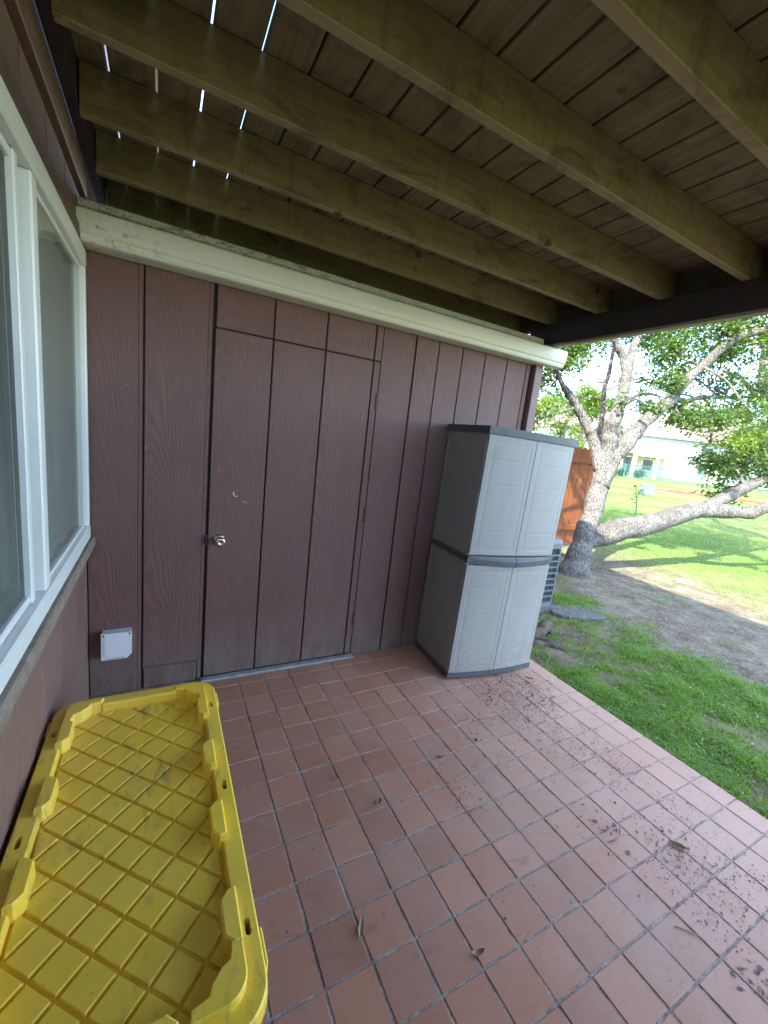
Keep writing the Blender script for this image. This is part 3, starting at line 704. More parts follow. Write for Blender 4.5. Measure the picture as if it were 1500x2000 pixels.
def case(z0, z1, name):
    bm = bmesh.new(); box_bm(bm, (0.0, 0.012, z0), (W, D, z1))
    bm.faces.ensure_lookup_table()
    side = [f for f in bm.faces if all(abs(v.co.x) < 1e-5 or False for v in f.verts)] + [f for f in bm.faces if all(abs(v.co.x - W) < 1e-5 for v in f.verts)]
    for f in side:
        bmesh.ops.inset_individual(bm, faces=[f], thickness=0.040, depth=0); bmesh.ops.inset_individual(bm, faces=[f], thickness=0.006, depth=-0.006)
        bmesh.ops.inset_individual(bm, faces=[f], thickness=0.014, depth=0); bmesh.ops.inset_individual(bm, faces=[f], thickness=0.004, depth=0.003)
    link(name, me_bm(bm), 'cab', cabr, (0, 0, LIFT))
case(0.0325, 0.8315, 'lower_case'); case(0.8685, 1.6675, 'upper_case')
def cdoor(x0, x1, z0, z1, nlines):
    xs = sorted(set([x0, x0 + .001, x0 + 0.030, x0 + 0.034, x0 + 0.052, x0 + 0.056, x1 - 0.056, x1 - 0.052, x1 - 0.034, x1 - 0.030, x1 - .001, x1] + [x0 + 0.06 + (x1 - x0 - 0.12) * i / 6 for i in range(7)]))
    zl = [z0 + (z1 - z0) * (i + 1) / (nlines + 1) for i in range(nlines)]
    zs = sorted(set([z0, z0 + .001, z0 + 0.030, z0 + 0.034, z0 + 0.052, z0 + 0.056, z1 - 0.056, z1 - 0.052, z1 - 0.034, z1 - 0.030, z1 - .001, z1] + [z + d for z in zl for d in (-0.010, -0.006, 0.006, 0.010)]))
    V = []; F = []
    def dep(x, z):
        dx = min(x - x0, x1 - x); dz = min(z - z0, z1 - z); e = min(dx, dz)
        if e < 0.0005: return 0.002
        d = 0.0
        if 0.032 < e < 0.0535: d = 0.0012
        if e >= 0.054 - 0.0015:
            d = 0.0003
            for q in zl:
                if abs(z - q) < 0.008: d = 0.0008
        return d
    for z in zs:
        for x in xs: V.append((x, 0.012 - bow(x) - 0.012 + dep(x, z), z))
    nx = len(xs)
    for j in range(len(zs) - 1):
        for i in range(nx - 1): F.append((j * nx + i, j * nx + i + 1, (j + 1) * nx + i + 1, (j + 1) * nx + i))
    b = len(V); V += [(x, 0.0115, z) for z in (z0, z1) for x in (x0, x1)]
    F.append([b + 1, b, b + 2, b + 3])
    bot = list(range(nx)); top = [(len(zs) - 1) * nx + i for i in range(nx)]
    F.append(bot[::-1] + [b, b + 1]); F.append(top + [b + 3, b + 2])
    F.append([j * nx for j in range(len(zs))][::-1][::-1] + [b + 2, b]); F.append([j * nx + nx - 1 for j in range(len(zs))][::-1] + [b + 1, b + 3])
    me = bpy.data.meshes.new('door'); me.from_pydata(V, [], F); me.update()
    o = link('door', me, 'cab', cabr, (0, 0, LIFT)); return o
for z0, z1 in ((0.034, 0.812), (0.888, 1.666)):
    cdoor(0.003, W / 2 - 0.0015, z0, z1, 4); cdoor(W / 2 + 0.0015, W - 0.003, z0, z1, 4)
def handle(x0, x1):
    V = []; F = []; n = 12
    for i in range(n + 1):
        x = x0 + (x1 - x0) * i / n; t = 1 - abs(x - W / 2) / (W / 2); b = bow(x)
        low = 0.824 - 0.016 * math.sin(min(1, t * 1.15) * math.pi / 2); hi = 0.878
        y = -b - 0.007; yb = -b - 0.007 - 0.020 * t
        V += [(x, -b + 0.012, hi), (x, y, hi), (x, yb, hi - 0.020 - 0.012 * t), (x, yb + 0.002, low + 0.004), (x, yb + 0.010, low), (x, -b + 0.012, low)]
    for i in range(n):
        for j in range(6): F.append((i * 6 + j, i * 6 + (j + 1) % 6, (i + 1) * 6 + (j + 1) % 6, (i + 1) * 6 + j))
    F.append(list(range(6))[::-1]); F.append([n * 6 + j for j in range(6)])
    me = bpy.data.meshes.new('handle'); me.from_pydata(V, [], F); me.update()
    bm = bmesh.new(); bm.from_mesh(me); bmesh.ops.recalc_face_normals(bm, faces=bm.faces[:]); bm.to_mesh(me); bm.free()
    link('handle', me, 'cab_dark', cabr, (0, 0, LIFT))
handle(0.0, W / 2 - 0.002); handle(W / 2 + 0.002, W)

# ------------------------------------------------------------------ storage tote
tote = empty('storage_tote', (-0.342, -1.25, 0.0)); tag(tote, 'long black storage tote with a yellow diamond-pattern lid against the house wall', 'storage bin')
HX, HY, ZR = 0.262, 0.565, 0.510
def rrect(hx, hy, r, n=8):
    pts = []
    for cx, cy, a0 in ((hx - r, hy - r, 0), (-hx + r, hy - r, 90), (-hx + r, -hy + r, 180), (hx - r, -hy + r, 270)):
        for i in range(n + 1):
            a = R(a0 + 90 * i / n); pts.append((cx + r * math.cos(a), cy + r * math.sin(a)))
    return pts
def loft(loops, closed=False):
    bm = bmesh.new(); rings = [[bm.verts.new((x, y, z)) for x, y in pts] for pts, z in loops]
    n = len(rings[0]); pairs = list(zip(rings, rings[1:])) + ([(rings[-1], rings[0])] if closed else [])
    for a, b in pairs:
        for i in range(n): bm.faces.new((a[i], a[(i + 1) % n], b[(i + 1) % n], b[i]))
    if not closed: bm.faces.new(rings[0][::-1]); bm.faces.new(rings[-1])
    bmesh.ops.recalc_face_normals(bm, faces=bm.faces[:]); return bm
lid = empty('lid', (0, 0, 0)); lid.parent = tote; lid['label'] = 'yellow lid with diamond plates and stacking lugs'
link('body', me_bm(loft([(rrect(HX - .07, HY - .08, .05), 0.004), (rrect(HX - .06, HY - .07, .05), 0.02), (rrect(HX - .025, HY - .03, .06), 0.44), (rrect(HX - .025, HY - .03, .06), 0.452), (rrect(HX - .010, HY - .012, .065), 0.455), (rrect(HX - .010, HY - .012, .065), 0.466)])), 'black_plastic', tote)
RI = 0.047
ring = loft([(rrect(HX, HY, .075), 0.468), (rrect(HX + .002, HY + .002, .076), 0.474), (rrect(HX, HY, .075), ZR - .005), (rrect(HX - .004, HY - .004, .071), ZR), (rrect(HX - RI + .003, HY - RI + .003, .04), ZR), (rrect(HX - RI, HY - RI, .038), ZR - .003), (rrect(HX - RI - .004, HY - RI - .004, .036), 0.4735), (rrect(HX - RI - .002, HY - RI - .002, .036), 0.468)], True)
rim = link('rim_tmp', me_bm(ring), 'yellow')
bm = bmesh.new()
for sx in (-1, 1):
    for y in (-0.398, 0, 0.398):
        pts = []
        for i in range(13): a = math.pi * i / 12; pts.append((sx * 0.240 + 0.0062 * math.cos(a), y + 0.012 + 0.0062 * math.sin(a)))
        for i in range(13): a = math.pi + math.pi * i / 12; pts.append((sx * 0.240 + 0.0062 * math.cos(a), y - 0.012 + 0.0062 * math.sin(a)))
        prism_bm(bm, pts, 2, 0.40, 0.60)
cut = link('cut_tmp', me_bm(bm))
md = rim.modifiers.new('b', 'BOOLEAN'); md.object = cut; md.solver = 'EXACT'; md.operation = 'DIFFERENCE'
bpy.context.view_layer.update(); dg = bpy.context.evaluated_depsgraph_get()
me2 = bpy.data.meshes.new_from_object(rim.evaluated_get(dg)); bpy.data.objects.remove(rim); bpy.data.objects.remove(cut)
if not me2.materials: me2.materials.append(MAT['yellow'])
link('rim', me2, 'yellow', lid)
# floor of the lid and its diamond plates
ix, iy = HX - RI - .004, HY - RI - .004
bm = bmesh.new(); box_bm(bm, (-ix - .001, -iy - .001, 0.4685), (ix + .001, iy + .001, 0.4800)); link('lid_floor', me_bm(bm), 'yellow', lid)
def clip(poly, axis, lim, sgn):
    out = []
    for i in range(len(poly)):
        a, b = poly[i], poly[(i + 1) % len(poly)]; da = sgn * (lim - a[axis]); db = sgn * (lim - b[axis])
        if da >= 0: out.append(a)
        if da * db < 0:
            t = da / (da - db); out.append(tuple(a[k] + (b[k] - a[k]) * t for k in range(2)))
    return out
def shrink(poly, d):
    n = len(poly); out = []
    for i in range(n):
        p0, p1, p2 = Vector(poly[i - 1]), Vector(poly[i]), Vector(poly[(i + 1) % n])
        e1 = (p1 - p0).normalized(); e2 = (p2 - p1).normalized(); n1 = Vector((-e1.y, e1.x)); n2 = Vector((-e2.y, e2.x))
        den = 1 + n1.dot(n2)
        out.append(p1 + (n1 + n2) * (d / max(den, 0.3)))
    return [(v.x, v.y) for v in out]
s = 0.0518; gw = 0.0058
for i in range(-14, 15):
    for j in range(-14, 15):
        if (i + j) % 2: continue
        cx, cy = i * s, j * s
        h = s - gw
        poly = [(cx + h, cy), (cx, cy + h), (cx - h, cy), (cx, cy - h)]
        for ax, l in ((0, ix - 0.006), (1, iy - 0.006)):
            poly = clip(poly, ax, l, 1) if poly else poly
            poly = clip(poly, ax, -l, -1) if poly else poly
        if len(poly) < 3: continue
        ar = 0.5 * abs(sum(poly[q][0] * poly[(q + 1) % len(poly)][1] - poly[(q + 1) % len(poly)][0] * poly[q][1] for q in range(len(poly))))
        if ar < 1e-4: continue
        pp = shrink(poly, 0.0016)
        bm = bmesh.new()
        A = [bm.verts.new((x, y, 0.4790)) for x, y in poly]; B = [bm.verts.new((x, y, 0.4868)) for x, y in poly]; Cc = [bm.verts.new((x, y, 0.4882)) for x, y in pp]
        n = len(poly)
        for a, b in ((A, B), (B, Cc)):
            for q in range(n): bm.faces.new((a[q], a[(q + 1) % n], b[(q + 1) % n], b[q]))
        bm.faces.new(Cc); bmesh.ops.recalc_face_normals(bm, faces=bm.faces[:])
        link('diamond_plate', me_bm(bm), 'yellow', lid)
def lug(cx, cy, sx, sy, L, Wd, rotz=0.0, z1=0.533):
    """stacking lug: long block with clipped ends, standing on the inner edge of the rim"""
    c = 0.018
    pts = [(-L / 2, Wd / 2), (-L / 2, -Wd / 2 + c), (-L / 2 + c, -Wd / 2), (L / 2 - c, -Wd / 2), (L / 2, -Wd / 2 + c), (L / 2, Wd / 2)]
    bm = bmesh.new(); top = shrink(pts, 0.004)
    lay = [[bm.verts.new((x, y, z)) for x, y in P] for P, z in ((pts, 0.4728), (pts, z1 - 0.004), (top, z1))]
    for a, b in zip(lay, lay[1:]):
        for q in range(6): bm.faces.new((a[q], a[(q + 1) % 6], b[(q + 1) % 6], b[q]))
    bm.faces.new(lay[-1]); bm.faces.new(lay[0][::-1]); bmesh.ops.recalc_face_normals(bm, faces=bm.faces[:])
    link('stacking_lug', me_bm(bm), 'yellow', lid, (cx, cy, 0), (0, 0, rotz))
for y in (-0.375, -0.125, 0.125, 0.375):
    lug(ix - 0.004, y, 1, 1, 0.112, 0.036, R(-90)); lug(-ix + 0.004, y, 1, 1, 0.112, 0.036, R(90))
for x in (-0.0,):
    lug(x, iy - 0.004, 1, 1, 0.27, 0.024, 0, 0.522); lug(x, -iy + 0.004, 1, 1, 0.20, 0.034, R(180))
def corner(sx, sy):
    r0, r1 = 0.020, 0.058; cxx, cyy = ix - 0.040, iy - 0.040
    outer = []; inner = []
    for i in range(9):
        a = R(90 * i / 8); rr = 0.045
        outer.append((cxx + 0.008 + rr * math.cos(a), cyy + 0.008 + rr * math.sin(a)))
    pts = [(cxx + 0.053, cyy - 0.055)] + outer + [(cxx - 0.055, cyy + 0.053), (cxx - 0.050, cyy + 0.030), (cxx - 0.020, cyy + 0.024), (cxx - 0.012, cyy + 0.006), (cxx + 0.006, cyy - 0.012), (cxx + 0.024, cyy - 0.020), (cxx + 0.030, cyy - 0.050)]
    pts = [(x * sx, y * sy) for x, y in pts]
    if sx * sy < 0: pts = pts[::-1]
    top = shrink(pts, 0.003); bm = bmesh.new()
    lay = [[bm.verts.new((x, y, z)) for x, y in P] for P, z in ((pts, 0.4728), (pts, 0.527), (top, 0.531))]; n = len(pts)
    for a, b in zip(lay, lay[1:]):
        for q in range(n): bm.faces.new((a[q], a[(q + 1) % n], b[(q + 1) % n], b[q]))
    bm.faces.new(lay[-1]); bm.faces.new(lay[0][::-1]); bmesh.ops.recalc_face_normals(bm, faces=bm.faces[:])
    link('corner_lug', me_bm(bm), 'yellow', lid)
for a in (-1, 1):
    for b in (-1, 1): corner(a, b)
for sx in (-1, 1):
    for sy in (-1, 1):
        o = box('edge_step', (HX - 0.0005, 0.405, 0.4665), (HX + 0.007, 0.475, ZR - 0.006), 'yellow', lid, 0.003)
        o.location = (sx * o.location.x, sy * o.location.y, o.location.z)

# ------------------------------------------------------------------ debris and leaves on the patio
def flakes(name, pts, smin, smax, mat, zoff, parent=None, curl=0.4, kind='stuff', label=None, aspect=2.0):
    V = []; F = []
    for x, y, z in pts:
        a = random.uniform(0, 6.283); L = smin + (smax - smin) * random.random() ** 2.2; Wd = L / random.uniform(1.0, aspect) * 0.5; L *= 0.5
        ca, sa = math.cos(a), math.sin(a); h = L * random.uniform(0, curl); b = len(V); zt = z + zoff
        for u, v, q in ((-L, 0, h * .6), (0, -Wd, 0), (L, 0, h), (0, Wd, h * .2)): V.append((x + u * ca - v * sa, y + u * sa + v * ca, zt + q))
        V.append((x, y, zt - L * 0.06 + h * 0.3 + 0.0006))
        F += [(b, b + 1, b + 4), (b + 1, b + 2, b + 4), (b + 2, b + 3, b + 4), (b + 3, b, b + 4)]
    o = pydata(name, V, F, mat, parent)
    if kind: o['kind'] = kind
    if label: o['label'] = label
    return o
P = []
while len(P) < 9000:
    x, y = random.uniform(0.9, 2.28), random.uniform(-2.6, -0.3)
    d = noise.noise(Vector((x * 2.2, y * 2.2, 3.1))) * 0.6 + noise.noise(Vector((x * 7, y * 7, 9))) * 0.45
    band = math.exp(-((x - (1.80 - 0.05 * (y + 0.5))) / 0.26) ** 2)
    near = math.exp(-((x - 1.95) ** 2 + (y + 0.6) ** 2) / 0.05) * 1.3
    if random.random() < 0.9 * max(0, band * 0.55 + near + d - 0.15): P.append((x, y, 0.0018))
for _ in range(260): P.append((random.uniform(-0.05, 2.2), random.uniform(-2.3, 0.0), 0.0018))
flakes('dirt_crumbs', P, 0.0015, 0.011, 'debris', 0.0006, label='dark crumbs of dirt scattered over the terracotta tiles')
P = []
for cx, cy, n, r in ((1.33, -0.74, 40, .07), (1.46, -1.49, 40, .09), (1.45, -2.12, 70, .05), (1.95, -0.72, 90, .12), (2.05, -0.56, 50, .07), (1.7, -0.62, 30, .08), (1.48, -1.60, 20, .05), (1.72, -1.72, 8, .04), (1.25, -0.85, 18, .1), (1.62, -0.98, 22, .09), (1.82, -1.25, 26, .10), (1.40, -1.02, 12, .06)):
    for _ in range(n): P.append((random.gauss(cx, r), random.gauss(cy, r), 0.0018))
flakes('leaf_crumbs', P, 0.006, 0.026, 'debris', 0.001, label='small clumps of broken leaves on the tiles', aspect=4)
def fallen_leaf(x, y, L, Wd, a, mat, label, curl=0.35):
    V = []; F = []; n = 8
    for i in range(n + 1):
        t = i / n; wv = Wd * math.sin(math.pi * min(0.98, t * 0.94 + 0.03)) ** 0.8; u = (t - 0.5) * L
        zc = curl * L * (2 * t - 1) ** 2 * 0.5
        V += [(u, -wv / 2, zc + wv * 0.30), (u, 0, zc), (u, wv / 2, zc + wv * 0.38)]
    for i in range(n):
        for j in range(2): F.append((i * 3 + j, (i + 1) * 3 + j, (i + 1) * 3 + j + 1, i * 3 + j + 1))
    b = len(V); V += [(p[0], p[1], p[2] + 0.0008) for p in V]; F += [tuple(q + b for q in f[::-1]) for f in F]
    o = pydata('fallen_leaf', V, F, mat); o.location = (x, y, 0.0022); o.rotation_euler = (0, 0, a)
    tag(o, label, 'leaf', 'leaves fallen on the patio')
fallen_leaf(0.999, -0.939, 0.040, 0.014, -0.6, 'dry_leaf', 'small dark brown leaf lying alone across a grout line below the cabinet')
fallen_leaf(0.587, -1.059, 0.038, 0.016, 0.7, 'dry_leaf', 'curled dark leaf scrap on a plain tile in the middle of the patio')
fallen_leaf(0.455, -0.866, 0.030, 0.014, 1.9, 'dry_leaf_pale', 'tiny pale leaf on a grout line in front of the door')
fallen_leaf(0.315, -1.462, 0.062, 0.016, 1.0, 'dry_leaf_pale', 'narrow pale brown curled leaf on a grout line near the yellow lid')
fallen_leaf(0.632, -1.674, 0.046, 0.018, -0.2, 'dry_leaf_pale', 'folded yellowish leaf standing on a grout line', 0.6)
fallen_leaf(1.703, -1.733, 0.070, 0.026, -0.9, 'dry_leaf', 'pointed grey-brown leaf on the dirty tiles near the lawn', 0.2)
def twig(pts, r, label):
    bm = bmesh.new(); tube_bm(bm, pts, [r] * len(pts), 6); tag(link('twig', me_bm(bm, smooth=True), 'dry_leaf_pale'), label, 'twig', 'twigs on the patio')
twig([(1.43, -1.60, .004), (1.47, -1.605, .006), (1.51, -1.60, .006), (1.545, -1.575, .004)], 0.0022, 'thin pale curved twig among leaf crumbs on the tiles')
twig([(1.35, -1.90, .003), (1.38, -1.93, .004), (1.40, -1.955, .003)], 0.0016, 'short thin brown twig on a clean tile')

# ------------------------------------------------------------------ grass, litter, root, stones
def fgrass(x, y):
    n1 = noise.noise(Vector((x * 1.6, y * 1.6, 1.7))); n2 = noise.noise(Vector((x * 5, y * 5, 4)))
    f = 1.0 if x < 3.45 - 0.25 * y * (1 if y < 0 else 0) * 0.3 else max(0.0, 1 - (x - 3.45) / 0.8 + 0.5 * noise.noise(Vector((x * 3.3, y * 3.3, 21))))
    f *= max(0.03, min(1.0, 0.62 + n1 * 1.1 + n2 * 0.8))
    d = math.hypot((x - 2.95) / 0.95, (y - 0.06) / 0.62) + 0.30 * noise.noise(Vector((x * 6, y * 6, 3)))           # bare earth around the root
    if d < 1: f *= 0.12 + 0.3 * max(0, d) ** 4
    return f
V = []; F = []
def blade(x, y, h, wd, lean):
    z = gz(x, y) - 0.004; a = random.uniform(0, 6.283); dx, dy = math.cos(a), math.sin(a); la = random.uniform(0, 6.283)
    lx, ly = math.cos(la) * lean * h, math.sin(la) * lean * h; b = len(V)
    V.extend([(x - dx * wd, y - dy * wd, z), (x + dx * wd, y + dy * wd, z), (x + lx * .35 + dx * wd * .7, y + ly * .35 + dy * wd * .7, z + h * .55), (x + lx * .35 - dx * wd * .7, y + ly * .35 - dy * wd * .7, z + h * .55), (x + lx, y + ly, z + h * (1 - 0.35 * lean))])
    F.extend([(b, b + 1, b + 2, b + 3), (b + 3, b + 2, b + 4)])
cnt = 0
while cnt < 70000:
    x, y = 2.318 + 2.0 * random.random() ** 1.15, random.uniform(-2.5, 0.75)
    if random.random() < fgrass(x, y):
        hh = 0.65 + 0.9 * max(0, noise.noise(Vector((x * 4.5, y * 4.5, 6))) + 0.3); blade(x, y, random.uniform(0.020, 0.066) * hh, random.uniform(0.0014, 0.0040), random.uniform(0.3, 1.3)); cnt += 1
for _ in range(16000):
    x, y = random.uniform(3.6, 8.5), random.uniform(-3.5, 2.6)
    if noise.noise(Vector((x * 1.4, y * 1.4, 8))) + noise.noise(Vector((x * 5, y * 5, 2))) * .4 > 0.16 - max(0, x - 6.3) * 0.25:
        blade(x, y, random.uniform(0.02, 0.05), random.uniform(0.0018, 0.0035), random.uniform(0.3, 1.1))
for _ in range(26000):
    x, y = random.uniform(6.8, 15), random.uniform(-3.0, 6)
    blade(x, y, random.uniform(0.02, 0.05), random.uniform(0.003, 0.006), random.uniform(0.3, 1.1))
for _ in range(26000):      # broad-leaved weeds and clover between the blades
    x, y = 2.32 + 1.5 * random.random(), random.uniform(-2.5, 0.75)
    if random.random() > fgrass(x, y) * max(0, 0.55 + noise.noise(Vector((x * 3.1, y * 3.1, 12)))): continue
    z = gz(x, y) + random.uniform(0.008, 0.034); a = random.uniform(0, 6.283); L = random.uniform(0.004, 0.011); ca, sa = math.cos(a), math.sin(a); t1, t2 = random.uniform(-.5, .5) * L, random.uniform(-.5, .5) * L; b = len(V)
    for u, v, q in ((-1, 0, -t1), (0, -.7, t2), (1, 0, t1), (0, .7, -t2)): V.append((x + L * (u * ca - v * sa), y + L * (u * sa + v * ca), z + q))
    F.extend([(b, b + 1, b + 2), (b, b + 2, b + 3)])
tag(pydata('grass', V, F, 'blade'), 'green grass growing along the patio edge and on the lawn', None, kind='stuff')
P = []
while len(P) < 20000:
    x, y = random.uniform(2.35, 7.4), random.uniform(-3.2, 2.5)
    wgt = 0.9 if 3.6 < x < 6.6 or math.hypot((x - 2.9) / .75, (y - .08) / .55) < 1 else 0.3
    if random.random() < wgt * (0.6 + noise.noise(Vector((x * 2, y * 2, 0)))): P.append((x, y, gz(x, y)))
flakes('leaf_litter', P, 0.010, 0.038, 'litter', 0.003, label='dry leaf litter on the bare earth')
# root
bm = bmesh.new()
for pts, rads in (([(2.42, 0.10, -.05), (2.60, 0.04, -.015), (2.78, 0.00, .01), (2.95, 0.05, .02), (3.10, 0.16, -.03)], [.035, .05, .055, .05, .03]),
                  ([(2.70, 0.02, -.02), (2.78, -0.10, -.035), (2.86, -0.24, -.045), (2.93, -0.36, -.06)], [.04, .028, .022, .012]),
                  ([(2.55, 0.05, -.03), (2.50, -0.05, -.045), (2.52, -0.18, -.06)], [.03, .022, .012]),
                  ([(2.36, -0.02, -.02), (2.55, -0.10, -.02), (2.72, -0.16, -.03), (2.86, -0.28, -.035), (3.02, -0.34, -.06)], [.03, .035, .03, .022, .012]),
                  ([(2.95, 0.04, -.01), (3.10, -0.06, -.035), (3.28, -0.12, -.05), (3.42, -0.13, -.065)], [.03, .02, .015, .008])):
    p_, r_ = smooth_path(pts, rads, 8); p_ = [q + Vector((0.02 * noise.noise(q * 9), 0.02 * noise.noise(q * 9 + Vector((5, 0, 0))), 0.016 * noise.noise(q * 9 + Vector((0, 7, 0))) - 0.016)) for q in p_]; tube_bm(bm, p_, r_, 12, 0.8)
tag(link('tree_root', me_bm(bm, smooth=True), 'root'), 'exposed twisted tree root on bare earth beside the cabinet', 'root')
def stone(name, cx, cy, rx, ry, h, rot, label, mat='stone', z=None):
    bm = bmesh.new(); n = 14; rings = []
    for zz, k in ((-0.03, 1.0), (h * .7, 1.0), (h, 0.95)):
        ring = []
        for i in range(n):
            a = 2 * math.pi * i / n; q = 1 + 0.16 * noise.noise(Vector((math.cos(a) * 1.3, math.sin(a) * 1.3, cx)))
            sq = (abs(math.cos(a)) ** 4 + abs(math.sin(a)) ** 4) ** -0.25
            ring.append(bm.verts.new((rx * k * q * sq * math.cos(a), ry * k * q * sq * math.sin(a), zz + 0.004 * noise.noise(Vector((a, zz, 2))))))
        rings.append(ring)
    for a, b in zip(rings, rings[1:]):
        for i in range(n): bm.faces.new((a[i], a[(i + 1) % n], b[(i + 1) % n], b[i]))
    bm.faces.new(rings[-1]); bm.faces.new(rings[0][::-1])
    o = link(name, me_bm(bm), mat, None, (cx, cy, gz(cx, cy) if z is None else z), (0, 0, rot)); tag(o, label, 'stone'); return o
stone('flat_stone', 3.68, 0.27, 0.30, 0.17, 0.030, -0.45, 'flat grey stone slab on the earth beside the air conditioner')
fs = stone('flat_stone', 6.70, 0.68, 0.15, 0.065, 0.02, -0.35, 'small pale flat stone with a yellow end lying on the sunlit lawn', 'mortar')
o = box('yellow_end', (-0.17, -0.035, 0.002), (-0.11, 0.035, 0.024), 'yellow_paint', fs, 0.01)

# ------------------------------------------------------------------ air conditioner
ac = empty('air_conditioner', (3.11, 0.82, -0.06)); tag(ac, 'pale grey air conditioner with dark louvred side beside the cabinet', 'air conditioner')
def ring_prism(name, h0, h1, hx_, r, mat):
    bm = loft([(rrect(hx_, hx_, r, 5), h0), (rrect(hx_, hx_, r, 5), h1)]); return link(name, me_bm(bm), mat, ac)
ring_prism('pad', 0.0, 0.05, 0.44, 0.02, 'stone'); ring_prism('base_pan', 0.051, 0.10, 0.385, 0.06, 'ac'); ring_prism('coil', 0.101, 0.70, 0.360, 0.055, 'ac_dark')
bm = loft([(rrect(.392, .392, .06, 5), .70), (rrect(.392, .392, .06, 5), .76), (rrect(.375, .375, .05, 5), .785), (rrect(.30, .30, .05, 5), .79)]); link('top_cover', me_bm(bm), 'ac', ac)
for i in range(8):
    z = 0.155 + i * 0.066
    bm = loft([(rrect(.384, .384, .058, 5), z), (rrect(.384, .384, .058, 5), z + .010), (rrect(.366, .366, .05, 5), z + .016), (rrect(.366, .366, .05, 5), z + .006)], True); link('louvre', me_bm(bm), 'ac', ac)
for sx in (-1, 1):
    for sy in (-1, 1):
        o = box('corner_post', (0.335, 0.335, 0.10), (0.378, 0.378, 0.70), 'ac', ac, 0.012, 2); o.location = (sx * o.location.x, sy * o.location.y, o.location.z)

# ------------------------------------------------------------------ trees
def tree_mesh(branches, sub=6, seg=12, wob=0.25):
    bm = bmesh.new()
    for pts, rads in branches:
        p_, r_ = smooth_path(pts, rads, sub); tube_bm(bm, p_, r_, seg if rads[0] > .04 else 7, wob if rads[0] > .05 else 0.1)
    return me_bm(bm, smooth=True)
def leaves_mesh(clusters, seed=1, droop=0.3):
    rg = random.Random(seed); V = []; F = []
    for cx, cy, cz, r, n, L in clusters:
        k = max(1, n // 14)
        for _ in range(k):     # a spray of leaves around a twig end
            while True:
                q = Vector((rg.uniform(-1, 1), rg.uniform(-1, 1), rg.uniform(-1, 1)))
                if q.length < 1: break
            q = q * (0.35 + 0.65 * q.length)
            ctr = Vector((cx, cy, cz)) + Vector((q.x * r, q.y * r, q.z * r * 0.62))
            ax = Vector((rg.gauss(0, 1), rg.gauss(0, 1), rg.gauss(-droop, 0.5))).normalized(); sp_ = rg.uniform(0.10, 0.24) * (L / 0.08)
            for t in range(14):
                p = ctr + ax * (sp_ * (t / 14 - .5) * 2) + Vector((rg.gauss(0, .35), rg.gauss(0, .35), rg.gauss(0, .35))) * sp_ * 0.6
                d = (ax * .5 + Vector((rg.gauss(0, .8), rg.gauss(0, .8), rg.gauss(-.15, .5)))).normalized()
                s_ = d.cross(Vector((rg.gauss(0, .5), rg.gauss(0, .5), 1))).normalized(); nn = s_.cross(d)
                l = L * rg.uniform(.65, 1.25); w_ = l * rg.uniform(.24, .34); b = len(V)
                V.extend([p, p + d * l * .5 + s_ * w_ + nn * l * .06, p + d * l, p + d * l * .5 - s_ * w_ + nn * l * .06])
                F.extend([(b, b + 1, b + 2), (b, b + 2, b + 3)])
    return V, F
tr = empty('shade_tree', (5.0, 1.35, -0.06)); tag(tr, 'large pale-barked tree with a low horizontal limb and a cut stub beside the orange fence', 'tree')
